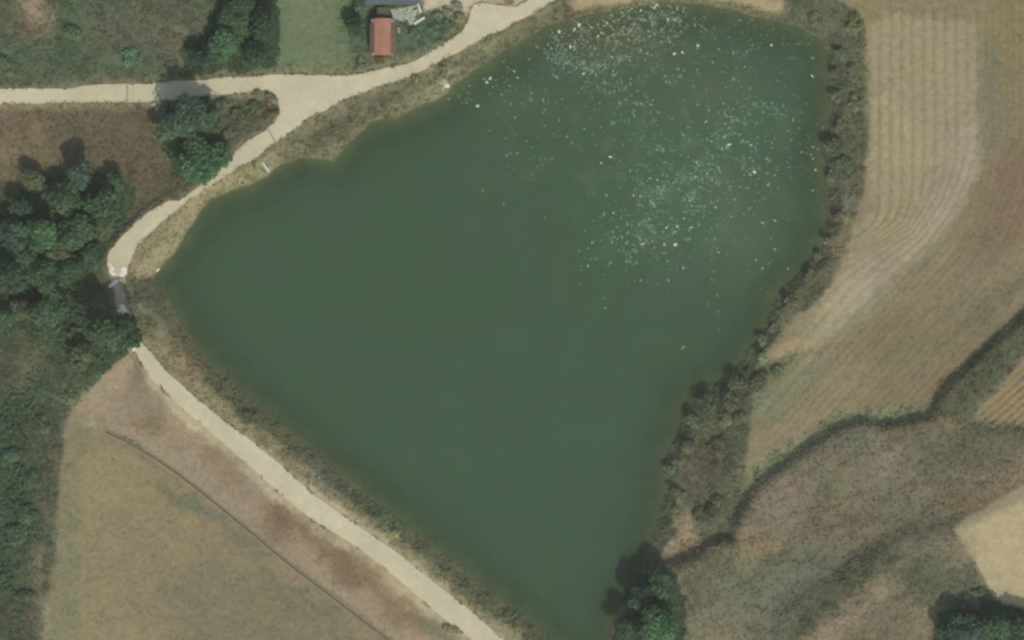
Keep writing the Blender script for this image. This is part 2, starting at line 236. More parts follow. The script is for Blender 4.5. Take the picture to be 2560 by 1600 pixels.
def height(X, Y):
    h = np.full(X.shape, 2.2)+fbm(X, Y, 260, 2, 3)*0.35
    for P, z, s in ZH:
        wgt = sig(sdf(P, X, Y), s)
        if P is T2: wgt = wgt*np.clip((X-2360)/220, 0, 1)*np.clip((1260-Y)/160, 0, 1)
        h = h*(1-wgt)+z*wgt
    # dam: crest, downstream slope, toe
    d, side = ldist(DAM, X, Y)
    down = side > 0
    prof = np.where(down, 2.2-4.2*np.clip((d-36)/118, 0, 1), 2.2)
    near = (d < 200) & (X > 250) & (Y > 830)
    sx_ = np.clip((X-250)/170, 0, 1); sy_ = np.clip((Y-830)/130, 0, 1)
    wdam = np.clip((200-d)/50, 0, 1)*sx_*sx_*(3-2*sx_)*sy_*sy_*(3-2*sy_)
    h = np.where(near & down, h*(1-wdam)+prof*wdam, h)
    h = np.where(near & ~down, h*(1-wdam)+2.2*wdam, h)
    # general unevenness
    h = h+fbm(X, Y, 60, 3, 1)*0.16+fbm(X, Y, 14, 2, 2)*0.06
    # the pond basin
    s = sdf(LAKE, X, Y)+fbm(X, Y, 26, 3, 4)*6
    h = np.minimum(h, s*0.062)
    weedy = np.exp(-(((X-1650)/420)**2+((Y-230)/330)**2)*1.2)
    sm = np.maximum(-s, 0); bed = -(0.7+.5*(1-weedy))*0.018*sm*(0.40+0.60*np.clip(sm/80, 0, 1))
    h = np.where(s < 0, np.maximum(bed, -3.2)-0.03, h)
    # level beds under roads and canal
    rd = sdf(ROAD_N, X, Y)
    wr = np.clip(1-(rd-2)/16, 0, 1)
    h = np.where(rd < 20, h*(1-wr)+2.12*wr, h)
    cd, _ = ldist(CANAL, X, Y)
    wc = np.clip(1-(cd-9)/14, 0, 1)
    h = h*(1-wc)+(-2.02)*wc
    # furrows of the big field
    f, fs = furrow(X, Y)
    return h+f*0.14

def furrow(X, Y):
    fp = [(2172,20),(2480,20),(2600,-400),(3200,-400),(3200,300),(2550,790),(2322,1030),(2158,1045),(2036,1090),(1890,1200),(1872,1160),(1890,1010),(1995,900),(1990,850),(2085,715),(2138,600),(2168,460)]
    m = sig(sdf(fp, X, Y), 8)
    d, side = ldist(CURVE, X, Y)
    j = fbm(X, Y, 90, 2, 6)*2.5
    inn = side > 0
    wv = sig(sdf([(2160,-500),(2445,-500),(2445,360),(2340,500),(2270,570),(2130,610)], X, Y), 44)
    d = np.where(inn, d*(1-wv)+(2452-X)*wv, d)
    cc_ = np.cos((d+j)*2*math.pi/27.0); a = np.where(inn, (.5+.5*wv)*(.35*cc_-1.1*np.maximum(0, -cc_)**3+.25), (0.30+.25*fbm(X, Y, 160, 2, 7))*np.cos((d+j)*2*math.pi/17.0)+.25*np.cos((d+j)*2*math.pi/43.0))
    mod = 0.78+0.25*fbm(X, Y, 120, 2, 5)
    f = a*m*mod
    # second tier field
    m2 = sig(sdf(FIELD2, X, Y), 8)
    u = (X*0.66+Y*0.75)
    f = f+m2*0.7*np.cos((u+j)*2*math.pi/17.0)
    return f, m

def PXROW(X, Y): return X/61.0+Y/140.0+2*fbm(X, Y, 200, 2, 2)
def colour(X, Y):
    n = X.size
    c = np.empty(X.shape+(3,)); c[:] = lin((92, 96, 72)); den = np.full(X.shape, .9)
    w1x = fbm(X, Y, 34, 3, 1); w1y = fbm(X, Y, 34, 3, 2)
    w2x = fbm(X, Y, 9, 2, 3); w2y = fbm(X, Y, 9, 2, 4)
    for P, rgb, soft, warp, dn in ZC:
        Xw = X+(w1x*1.3+w2x*.6)*warp; Yw = Y+(w1y*1.3+w2y*.6)*warp
        wgt = sig(sdf(P, Xw, Yw), soft)
        c = c*(1-wgt[..., None])+lin(rgb)*wgt[..., None]; den = den*(1-wgt)+dn*wgt
    Xw = X+w1x*22+w2x*9; Yw = Y+w1y*22+w2y*9
    for x, y, rx, ry, rgb, st, rot in BL:
        dx = Xw-x; dy = Yw-y; cr, sr = math.cos(rot), math.sin(rot)
        u = (dx*cr+dy*sr)/rx; v = (-dx*sr+dy*cr)/ry
        q = u*u+v*v
        wgt = st*np.exp(-np.clip(q, 0, 30)**1.3*0.7)
        c = c*(1-wgt[..., None])+lin(rgb)*wgt[..., None]
    # rough terraces: growth drawn out along the contour
    mt = sig(sdf(T1, X, Y), 14)*(1-sig(sdf(PALE, X, Y), 5))*(1-sig(sdf(FIELD2, X, Y), 5))
    al = (X*.82-Y*.57); ac = (X*.57+Y*.82)
    st = vnoise(al/95.0+w1x*.5, ac/17.0+w1y*.8, 3)*.6+vnoise(al/40.0, ac/8.0+w1x, 1)*.4
    c = c*(1+mt*.17*st)[..., None]; den = den*(1-.35*mt)
    # bare field noise / rows
    f, m = furrow(X, Y)
    c = c*(1+0.11*f*(1+.5*np.sin(PXROW(X, Y))))[..., None]
    # lower left field: faint slanting harrow marks
    mf = sig(sdf([(200,1100),(300,1120),(700,1410),(1100,1720),(100,1750),(170,1300)], X, Y), 20)
    u = X*0.64-Y*0.77
    c = c*(1+mf*0.05*vnoise(u/5.0, (X*0.77+Y*0.64)/60.0, 5))[..., None]
    g = fbm(X, Y, 120, 3, 5)
    c = c*(1+0.07*g)[..., None]
    gg = fbm(X, Y, 45, 3, 6)[..., None]
    c = c*(1+gg*np.array([0.07, 0.03, -0.02]))
    # wet mud and weed beneath the pond surface
    s = sdf(LAKE, X, Y)
    wl = sig(s+4, 10)
    mud = lin((98, 102, 74))*(1+0.35*fbm(X, Y, 30, 3, 7)[..., None])
    c = c*(1-wl[..., None])+mud*wl[..., None]
    # gravelly verge along the roads
    rd = sdf(ROAD_N, X, Y)+w2x*5
    wv = 0.60*sig(rd-6, 13)
    c = c*(1-wv[..., None])+lin((160, 148, 116))*wv[..., None]
    den = den*(1-sig(rd-1, 3))
    return np.clip(c, 0.003, 0.9), den, s, rd

# ------------------------------------------------------------------ blender helpers
def new_mat(name, rough=0.9, spec=0.2):
    m = bpy.data.materials.new(name); m.use_nodes = True
    b = m.node_tree.nodes['Principled BSDF']
    b.inputs['Roughness'].default_value = rough
    b.inputs['Specular IOR Level'].default_value = spec
    return m, m.node_tree, b
def noise_tint(t, src, scale, lo, hi, detail=4, stretch=None, coord='Object'):
    """multiply a colour socket by procedural noise between lo and hi"""
    N = t.nodes; L = t.links
    tc = N.new('ShaderNodeTexCoord'); nz = N.new('ShaderNodeTexNoise')
    nz.inputs['Scale'].default_value = scale; nz.inputs['Detail'].default_value = detail
    if stretch:
        mp = N.new('ShaderNodeMapping'); mp.inputs['Scale'].default_value = stretch[:3]; mp.inputs['Rotation'].default_value = (0, 0, stretch[3])
        L.new(tc.outputs[coord], mp.inputs[0]); L.new(mp.outputs[0], nz.inputs['Vector'])
    else: L.new(tc.outputs[coord], nz.inputs['Vector'])
    mr = N.new('ShaderNodeMapRange'); mr.inputs['From Min'].default_value = .3; mr.inputs['From Max'].default_value = .7
    mr.inputs['To Min'].default_value = lo; mr.inputs['To Max'].default_value = hi
    L.new(nz.outputs[0], mr.inputs[0])
    mx = N.new('ShaderNodeMix'); mx.data_type = 'RGBA'; mx.blend_type = 'MULTIPLY'; mx.inputs[0].default_value = 1
    L.new(src, mx.inputs[6]); L.new(mr.outputs[0], mx.inputs[7])
    return mx.outputs[2], nz
def rgb_node(t, c):
    n = t.nodes.new('ShaderNodeRGB'); n.outputs[0].default_value = tuple(c)+(1,); return n.outputs[0]
def attr_node(t, name='tint'):
    n = t.nodes.new('ShaderNodeAttribute'); n.attribute_name = name; return n.outputs['Color']
def bump(t, b, src, st, dist):
    n = t.nodes.new('ShaderNodeBump'); n.inputs['Strength'].default_value = st; n.inputs['Distance'].default_value = dist
    t.links.new(src, n.inputs['Height']); t.links.new(n.outputs[0], b.inputs['Normal'])
def plain_mat(name, rgb, rough=.85, lo=.85, hi=1.12, scale=3, spec=.2, metal=0, bmp=.0, stretch=None):
    m, t, b = new_mat(name, rough, spec)
    o, nz = noise_tint(t, rgb_node(t, lin(rgb)), scale, lo, hi, 5, stretch)
    t.links.new(o, b.inputs['Base Color']); b.inputs['Metallic'].default_value = metal
    if bmp: bump(t, b, nz.outputs[0], bmp, .05)
    return m

def npmesh(name, V, F, tint=None, mat=None, smooth=False):
    """V (n,3), F (m,k) constant polygon size"""
    me = bpy.data.meshes.new(name); F = np.asarray(F); k = F.shape[1]
    me.vertices.add(len(V)); me.vertices.foreach_set('co', np.asarray(V, np.float32).ravel())
    me.loops.add(F.size); me.loops.foreach_set('vertex_index', F.astype(np.int32).ravel())
    me.polygons.add(len(F)); me.polygons.foreach_set('loop_start', np.arange(0, F.size, k, dtype=np.int32))
    me.polygons.foreach_set('loop_total', np.full(len(F), k, np.int32))
    me.polygons.foreach_set('use_smooth', np.full(len(F), smooth))
    if tint is not None:
        a = me.attributes.new('tint', 'FLOAT_COLOR', 'POINT')
        cc = np.ones((len(V), 4), np.float32); cc[:, :3] = tint; a.data.foreach_set('color', cc.ravel())
    if mat: me.materials.append(mat)
    me.update(calc_edges=True)
    return me
def link(name, me, parent=None, loc=None, rz=0):
    o = bpy.data.objects.new(name, me); COL.objects.link(o)
    if parent: o.parent = parent
    if loc is not None: o.location = loc
    if rz: o.rotation_euler = (0, 0, rz)
    return o
def tag(o, label=None, cat=None, group=None, kind=None):
    if label: o['label'] = label
    if cat: o['category'] = cat
    if group: o['group'] = group
    if kind: o['kind'] = kind
    return o
def empty(name, loc, rz=0):
    o = bpy.data.objects.new(name, None); COL.objects.link(o); o.location = loc; o.rotation_euler = (0, 0, rz); o.empty_display_size = .5
    return o
class MB:
    def __init__(s): s.v = []; s.f = []
    def box(s, x0, x1, y0, y1, z0, z1):
        b = len(s.v)
        s.v += [(x0,y0,z0),(x1,y0,z0),(x1,y1,z0),(x0,y1,z0),(x0,y0,z1),(x1,y0,z1),(x1,y1,z1),(x0,y1,z1)]
        s.f += [(b,b+3,b+2,b+1),(b+4,b+5,b+6,b+7),(b,b+1,b+5,b+4),(b+1,b+2,b+6,b+5),(b+2,b+3,b+7,b+6),(b+3,b,b+4,b+7)]
        return s
    def poly(s, pts, z0, z1):
        """prism from an outline of (x,y)"""
        ar = sum(pts[i][0]*pts[(i+1) % len(pts)][1]-pts[(i+1) % len(pts)][0]*pts[i][1] for i in range(len(pts)))
        if ar < 0: pts = pts[::-1]
        b = len(s.v); n = len(pts)
        s.v += [(x, y, z0) for x, y in pts]+[(x, y, z1) for x, y in pts]
        for i in range(n): s.f.append((b+i, b+(i+1) % n, b+n+(i+1) % n, b+n+i))
        for tr in tessellate_polygon([[Vector((x, y, 0)) for x, y in pts]]):
            a, c, d = tr
            p, q, r = pts[a], pts[c], pts[d]
            if (q[0]-p[0])*(r[1]-p[1])-(q[1]-p[1])*(r[0]-p[0]) < 0: c, d = d, c
            s.f.append((b+n+a, b+n+c, b+n+d))
        return s
    def quad3(s, a, b_, c, d, th=.05):
        """slab from 4 top corners"""
        b = len(s.v); s.v += [a, b_, c, d]+[(p[0], p[1], p[2]-th) for p in (a, b_, c, d)]
        s.f += [(b,b+1,b+2,b+3),(b+7,b+6,b+5,b+4)]+[(b+i, b+4+i, b+4+(i+1) % 4, b+(i+1) % 4) for i in range(4)]
        return s
    def tube(s, p0, p1, r0, r1, n=7):
        p0 = Vector(p0); p1 = Vector(p1); d = (p1-p0).normalized()
        u = d.orthogonal().normalized(); v = d.cross(u); b = len(s.v)
        for p, r in ((p0, r0), (p1, r1)):
            for i in range(n):
                a = 2*math.pi*i/n; q = p+u*math.cos(a)*r+v*math.sin(a)*r; s.v.append(tuple(q))
        for i in range(n): s.f.append((b+i, b+(i+1) % n, b+n+(i+1) % n, b+n+i))
        s.f.append(tuple(b+n+i for i in range(n)))
        return s
    def build(s, name, mat, parent=None, loc=None, rz=0, bevel=0):
        me = bpy.data.meshes.new(name); me.from_pydata(s.v, [], s.f); me.materials.append(mat); me.update()
        o = link(name, me, parent, loc, rz)
        if bevel:
            md = o.modifiers.new('bevel', 'BEVEL'); md.width = bevel; md.segments = 2; md.limit_method = 'ANGLE'
        return o

# ------------------------------------------------------------------ ground
DX = 0.30
xs = np.arange(-104, 104.01, DX); ys = np.arange(-68, 68.01, DX)
def ext(a, lo, hi):
    st = [DX*1.25**i for i in range(1, 33)]
    r = [hi+sum(st[:i+1]) for i in range(len(st))]; l = [lo-sum(st[:i+1]) for i in range(len(st))]
    return np.array(l[::-1]+list(a)+r)
XS = ext(xs, xs[0], xs[-1]); YS = ext(ys, ys[0], ys[-1])
GX, GY = np.meshgrid(XS, YS)
PX = GX/S+1280; PY = 800-GY/S
GH = height(PX, PY)
GC, GD, GS, GR = colour(PX, PY)
nx, ny = len(XS), len(YS)
V = np.stack([GX, GY, GH], -1).reshape(-1, 3)
idx = np.arange(nx*ny).reshape(ny, nx)
F = np.stack([idx[:-1, :-1], idx[:-1, 1:], idx[1:, 1:], idx[1:, :-1]], -1).reshape(-1, 4)
gm, t, b = new_mat('earth_and_grass', .95, .1)
a = attr_node(t)
o1, nz = noise_tint(t, a, 1.1, .88, 1.12, 6)
o2, nz2 = noise_tint(t, o1, 5.0, .88, 1.12, 4)
t.links.new(o2, b.inputs['Base Color']); bump(t, b, nz2.outputs[0], .4, .10)
ground = link('ground', npmesh('ground', V, F, GC.reshape(-1, 3), gm, True)); tag(ground, kind='structure')

i0 = int(np.searchsorted(XS, xs[0]-1e-6)); j0 = int(np.searchsorted(YS, ys[0]-1e-6))
def look(arr, x, y):
    """bilinear lookup in the fine grid at world coordinates"""
    u = np.clip((np.asarray(x)-xs[0])/DX, 0, len(xs)-1.001); v = np.clip((np.asarray(y)-ys[0])/DX, 0, len(ys)-1.001)
    i = u.astype(int); j = v.astype(int); fu = u-i; fv = v-j
    if arr.ndim == 3: fu = fu[..., None]; fv = fv[..., None]
    A = arr[j0:, i0:]
    return (A[j, i]*(1-fu)+A[j, i+1]*fu)*(1-fv)+(A[j+1, i]*(1-fu)+A[j+1, i+1]*fu)*fv
def gz(x, y): return float(look(GH, np.array([x]), np.array([y]))[0])

# ------------------------------------------------------------------ thin summer haze between the ground and the camera
hzm = bpy.data.materials.new('haze'); hzm.use_nodes = True; t = hzm.node_tree; t.nodes.clear()
out = t.nodes.new('ShaderNodeOutputMaterial'); pv = t.nodes.new('ShaderNodeVolumePrincipled')
pv.inputs['Color'].default_value = (.97, .97, .80, 1); pv.inputs['Density'].default_value = 0.00006; pv.inputs['Anisotropy'].default_value = 0.0
t.links.new(pv.outputs[0], out.inputs['Volume'])
EX, EY = XS[-1]+40, YS[-1]+40
tag(MB().box(-EX, EX, -EY, EY, -12, CAM_H+3).build('haze', hzm), kind='stuff')

# ------------------------------------------------------------------ water
wx = np.arange(-72, 64, 0.5); wy = np.arange(-66, 64, 0.5)
WX, WY = np.meshgrid(wx, wy); wpx = WX/S+1280; wpy = 800-WY/S
ws = sdf(LAKE, wpx, wpy)
keep = ws < 30
wc = np.empty(WX.shape+(3,)); wc[:] = lin((61, 85, 61))
def wmix(wgt, rgb):
    global wc
    wc = wc*(1-wgt[..., None])+lin(rgb)*wgt[..., None]
q1 = fbm(wpx, wpy, 210, 3, 1)
def gau(x, y, rx, ry, p=1.0): return np.exp(-((((wpx-x)+q1*60)/rx)**2+(((wpy-y)+q1*40)/ry)**2)*p)
# slow colour drift of plankton bloom
wmix(np.clip(.75*gau(1200,1000,520,300)+.45*np.clip(fbm(wpx, wpy, 170, 2, 2)*2, 0, 1), 0, .8), (63, 85, 67))
wmix(.35*gau(900,700,380,260), (63, 87, 60))
wmix(.5*np.clip(fbm(wpx, wpy*1.0, 150, 3, 4)*2-.1, 0, 1), (62, 87, 58))
wmix(.5*gau(1700,300,340,300), (76, 98, 76))
wmix(.6*gau(1560,120,170,60), (98, 102, 78)); wmix(.5*gau(1480,70,150,40), (104, 98, 72))
wmix(.5*gau(1400,160,70,50), (72, 96, 92)); wmix(.5*gau(1780,230,90,60), (88, 96, 76)); wmix(.45*gau(1830,560,70,110), (90, 98, 74))
wmix(.5*gau(1880,300,90,120), (72, 100, 76)); wmix(.4*gau(1700,520,170,130), (84, 110, 84)); wmix(.4*gau(2000,200,60,120), (68, 94, 72)); wmix(.5*gau(1250,240,150,50), (80, 98, 72))
wmix(.5*gau(1860,640,120,90), (70,96,72))
mm = np.clip(fbm(wpx, wpy, 40, 3, 6), 0, 1)*gau(1680,300,420,330)
wmix(.55*mm, (104, 122, 98))
wc = wc*(1+0.035*fbm(wpx, wpy, 12, 2, 3)+.04*fbm(wpx, wpy, 48, 3, 5))[..., None]*np.array([.86, .90, .79])
# weed-choked shallows thin the colour of the water near the banks
depth = -look(GH, WX, WY)
wa = 1-np.exp(-np.clip(depth, 0, 9)/0.85)
wa = np.clip(0.12+0.90*wa, 0, 1)
m_idx = -np.ones(WX.shape, int); m_idx[keep] = np.arange(keep.sum())
q = np.stack([m_idx[:-1, :-1], m_idx[:-1, 1:], m_idx[1:, 1:], m_idx[1:, :-1]], -1).reshape(-1, 4)
q = q[(q >= 0).all(1)]
me = npmesh('water', np.stack([WX[keep], WY[keep], np.zeros(keep.sum())], -1), q, wc[keep], None, True)
at = me.attributes.new('murk', 'FLOAT', 'POINT'); at.data.foreach_set('value', wa[keep].astype(np.float32))
wm, t, b = new_mat('pond_water', .22, .25)
o, nz = noise_tint(t, attr_node(t), .12, .97, 1.03, 3)
t.links.new(o, b.inputs['Base Color'])
tcw = t.nodes.new('ShaderNodeTexCoord'); nw = t.nodes.new('ShaderNodeTexNoise'); nw.inputs['Scale'].default_value = 1.6; nw.inputs['Detail'].default_value = 3
t.links.new(tcw.outputs['Object'], nw.inputs['Vector']); bump(t, b, nw.outputs[0], .25, .04)
am = t.nodes.new('ShaderNodeAttribute'); am.attribute_name = 'murk'
tr = t.nodes.new('ShaderNodeBsdfTransparent'); tr.inputs[0].default_value = (.86, .92, .82, 1)
mx = t.nodes.new('ShaderNodeMixShader'); t.links.new(am.outputs['Fac'], mx.inputs[0]); t.links.new(tr.outputs[0], mx.inputs[1]); t.links.new(b.outputs[0], mx.inputs[2])
t.links.new(mx.outputs[0], t.nodes['Material Output'].inputs[0])
me.materials.append(wm); tag(link('water', me), kind='structure')

# ------------------------------------------------------------------ roads (level with the dam crest)
conc, t, b = new_mat('farm_road_concrete', .92, .15)
o, nz = noise_tint(t, rgb_node(t, lin((194, 184, 150))), .22, .90, 1.06, 4)
o, nz = noise_tint(t, o, 1.6, .93, 1.05, 6)
o, nz = noise_tint(t, o, 14, .90, 1.08, 4)
t.links.new(o, b.inputs['Base Color']); bump(t, b, nz.outputs[0], .3, .02)
conc_shade, t, b = new_mat('shade_toned_concrete', .95, .1)  # tree shade over the bend, painted into this slab's darker colour
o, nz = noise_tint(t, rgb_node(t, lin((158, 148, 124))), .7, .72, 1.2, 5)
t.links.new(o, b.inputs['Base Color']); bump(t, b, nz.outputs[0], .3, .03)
def ragged(P, seg=9, amp=1.5, closed=True):
    out = []
    n = len(P)
    for i in range(n if closed else n-1):
        a = np.array(P[i], float); c = np.array(P[(i+1) % n], float)
        m = max(1, int(np.hypot(*(c-a))/seg))
        for k in range(m): out.append(a+(c-a)*k/m)
    out = np.array(out)
    out[:, 0] += fbm(out[:, 0], out[:, 1], 16, 2, 5)*amp*1.6; out[:, 1] += fbm(out[:, 0], out[:, 1], 16, 2, 6)*amp*1.6
    return out
def clip(P, a, b_, keep_left=True):
    """clip polygon by the line a-b"""
    ax, ay = a; bx, by = b_
    def s(p):
        v = (bx-ax)*(p[1]-ay)-(by-ay)*(p[0]-ax)
        return v if keep_left else -v
    out = []
    for i in range(len(P)):
        p, q_ = P[i], P[(i+1) % len(P)]; sp, sq = s(p), s(q_)
        if sp >= 0: out.append(tuple(p))
        if sp*sq < 0:
            k = sp/(sp-sq); out.append((p[0]+(q_[0]-p[0])*k, p[1]+(q_[1]-p[1])*k))
    return out
RP = [tuple(p) for p in ragged(ROAD_N, 9, .8)]
iA = min(range(len(RP)), key=lambda i: (RP[i][0]-672)**2+(RP[i][1]-324)**2)
iB = min(range(len(RP)), key=lambda i: (RP[i][0]-694)**2+(RP[i][1]-356)**2)
# indices of the two expansion joints
def nearest(x, y): return min(range(len(RP)), key=lambda i: (RP[i][0]-x)**2+(RP[i][1]-y)**2)
def cut(loop, p1, p2, gap=1.3):
    """split a polygon loop at two boundary points, leaving a joint between the halves"""
    n = len(loop)
    i = min(range(n), key=lambda k: (loop[k][0]-p1[0])**2+(loop[k][1]-p1[1])**2)
    j = min(range(n), key=lambda k: (loop[k][0]-p2[0])**2+(loop[k][1]-p2[1])**2)
    if i > j: i, j = j, i
    A = loop[i:j+1]; B = loop[j:]+loop[:i+1]
    a, c = np.array(loop[i]), np.array(loop[j]); d = (c-a)/np.hypot(*(c-a)); nn = np.array([-d[1], d[0]])
    ca = np.mean(A, 0); sgn = 1 if np.dot(ca-a, nn) > 0 else -1
    A = [tuple(np.array(A[0])+nn*sgn*gap)]+A[1:-1]+[tuple(np.array(A[-1])+nn*sgn*gap)]
    B = [tuple(np.array(B[0])-nn*sgn*gap)]+B[1:-1]+[tuple(np.array(B[-1])-nn*sgn*gap)]
    return A, B
P1, P2 = cut(RP, (318,212), (321,257))
west = P1 if max(p[0] for p in P1) < 400 else P2
rest = P2 if west is P1 else P1
P1, P2 = cut(rest, (672,324), (694,356))
north = P1 if max(p[0] for p in P1) > 1450 and min(p[1] for p in P1) < 0 else P2
dam = P2 if north is P1 else P1
Rd, Rw = cut(dam, (300,783), (331,792), .8)
lowr = Rd if max(p[1] for p in Rd) > 1500 else Rw
midr = Rw if lowr is Rd else Rd
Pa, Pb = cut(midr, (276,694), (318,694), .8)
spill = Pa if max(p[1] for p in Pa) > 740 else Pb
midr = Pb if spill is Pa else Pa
road = empty('road', (0, 0, 0)); tag(road, kind='structure')
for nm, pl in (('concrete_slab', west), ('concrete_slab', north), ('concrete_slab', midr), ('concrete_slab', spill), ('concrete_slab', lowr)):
    MB().poly([W(*p) for p in pl], 2.0, 2.27).build(nm, conc_shade if pl is spill else conc, road)

# ------------------------------------------------------------------ irrigation canal at the toe of the dam
cwm = plain_mat('canal_concrete', (156, 148, 120), .9, .8, 1.15, 2.5)
dkm = plain_mat('canal_silt', (86, 84, 62), .9, .7, 1.2, 2)
def strip(P, off0, off1, z0, z1):
    P = np.array([W(*p) for p in P]); out0 = []; out1 = []
    for i in range(len(P)):
        d = P[min(i+1, len(P)-1)]-P[max(i-1, 0)]; d /= np.hypot(*d); n = np.array([-d[1], d[0]])
        out0.append(tuple(P[i]+n*off0)); out1.append(tuple(P[i]+n*off1))
    return MB().poly(out0+out1[::-1], z0, z1)
cp = []
for i in range(len(CANAL)-1):
    for k in range(4):
        cp.append((CANAL[i][0]+(CANAL[i+1][0]-CANAL[i][0])*k/4+random.uniform(-.4, .4), CANAL[i][1]+(CANAL[i+1][1]-CANAL[i][1])*k/4+random.uniform(-.4, .4)))
can = empty('irrigation_canal', (*W(*CANAL[0]), -2)); tag(can, 'narrow open concrete ditch running along the foot of the dam slope', 'ditch')
def addc(mb, nm, m):
    o = mb.build(nm, m); o.parent = can; o.matrix_parent_inverse = can.matrix_world.inverted(); o.location = (-can.location[0], -can.location[1], -can.location[2]); return o
addc(strip(cp, .17, .28, -2.3, -1.82), 'side_wall', cwm)
addc(strip(cp, -.30, -.20, -2.3, -1.86), 'side_wall', cwm)
addc(strip(cp, -.19, .16, -2.3, -1.985), 'channel_bed', dkm)

# ------------------------------------------------------------------ foliage meshes
def leaf_mat(name, rough=.75):
    m, t, b = new_mat(name, rough, .15)
    o, nz = noise_tint(t, attr_node(t), 1.3, .82, 1.18, 3)
    t.links.new(o, b.inputs['Base Color'])
    tl = t.nodes.new('ShaderNodeBsdfTranslucent'); t.links.new(o, tl.inputs[0])
    mx = t.nodes.new('ShaderNodeMixShader'); mx.inputs[0].default_value = .22
    t.links.new(b.outputs[0], mx.inputs[1]); t.links.new(tl.outputs[0], mx.inputs[2]); t.links.new(mx.outputs[0], t.nodes['Material Output'].inputs[0])
    return m
LEAF = leaf_mat('tree_leaves'); GRASS = leaf_mat('grass_blades', .9)
BARK = plain_mat('bark', (104, 92, 74), .95, .7, 1.2, 6, bmp=.5)

def cards(C, Nn, size, tint, aspect=1.5, bend=.11):
    """one bent leaf-cluster card (two triangles) per centre"""
    n = len(C)
    r = rng.normal(size=(n, 3)); Nn = Nn/np.linalg.norm(Nn, axis=1, keepdims=True)
    u = np.cross(Nn, r); u /= np.linalg.norm(u, axis=1, keepdims=True)
    v = np.cross(Nn, u); s = size[:, None]
    V = np.stack([C-u*s*aspect*.5, C-v*s*.5+Nn*s*bend, C+u*s*aspect*.5, C+v*s*.5-Nn*s*bend], 1).reshape(-1, 3)
    F = (np.arange(n)[:, None]*4+np.array([[0, 1, 2, 3]]))
    F = np.concatenate([F[:, [0, 1, 2]], F[:, [0, 2, 3]]])
    return V, F, np.repeat(tint, 4, 0)

def crown_points(R, H, n, lobes, seed):
    """points over lumpy lobes; returns centres, outward normals, lobe id"""
    g = np.random.default_rng(seed)
    L = []
    for i in range(lobes):
        a = g.random()*6.283; rr = R*(.62*math.sqrt(g.random())) if i else 0
        zz = H*(.52+.30*g.random()-.25*(rr/R)**2) if i else H*.72
        L.append((rr*math.cos(a), rr*math.sin(a), zz, R*g.uniform(.30, .52), g.uniform(.75, 1.0)))
    L = np.array(L); k = g.choice(lobes, n, p=L[:, 3]**2/np.sum(L[:, 3]**2))
    d = g.normal(size=(n, 3)); d[:, 2] = np.abs(d[:, 2])*1.0-.35; d /= np.linalg.norm(d, axis=1, keepdims=True)
    rad = (g.random(n)**.35)[:, None]
    sc_ = np.stack([L[k, 3], L[k, 3], L[k, 3]*.85], 1)
    lump = 1+.22*np.sin(d[:, :1]*7+k[:, None])*np.cos(d[:, 1:2]*6+k[:, None]*2)
    C = L[k, :3]+d*sc_*rad*lump
    C[:, 2] = np.maximum(C[:, 2], H*.12)
    return C, d+g.normal(size=(n, 3))*.55+np.array([0, 0, .75]), k, L

def plant(name, x, y, R, H, rgb, seed, leaf, n, lobes, label, cat, group=None, var=.22, trunk=True, zoff=0):
    wx_, wy_ = W(x, y); z = gz(wx_, wy_)+zoff
    H = H if trunk else H*.38
    C, Nn, k, L = crown_points(R, H, n, lobes, seed)
    g = np.random.default_rng(seed+900)
    lv = 1+g.normal(size=lobes)*.13
    hue = g.normal(size=(lobes, 3))*np.array([.07, .03, .05])
    base = lin(rgb)*(1.30 if trunk else 1.36)
    if not trunk: base = (base*.5+look(GC, np.array([wx_]), np.array([wy_]))[0]*.5*1.15)*1.38
    tint = base*(lv[k][:, None]+hue[k])*(1+g.normal(size=(n, 1))*var)
    tint = np.clip(tint, .004, .6)
    V, F, T = cards(C, Nn, leaf*g.uniform(.7, 1.35, n), tint)
    root = empty(name, (wx_, wy_, z)); tag(root, label, cat, group)
    link('crown' if trunk else 'foliage', npmesh('crown', V, F, T, LEAF), root)
    mb = MB()
    if trunk:
        r0 = .055*R+.06; top = H*.55
        mb.tube((0, 0, -.4), (.1, .05, top), r0*1.2, r0*.6, 8)
        for i in range(min(6, lobes)):
            mb.tube((.08, .03, top*.75), (L[i, 0]*.85, L[i, 1]*.85, L[i, 2]*.95), r0*.55, r0*.15, 5)
        mb.build('trunk', BARK, root)
    else:
        for i in range(min(5, lobes)): mb.tube((0, 0, -.2), (L[i, 0]*.8, L[i, 1]*.8, L[i, 2]*.85), .05, .02, 5)
        mb.build('stem', BARK, root)
    return root

DK = (54, 75, 54); MD = (65, 88, 60); BR = (70, 100, 64); TL = (66, 86, 68); OL = (82, 92, 62)
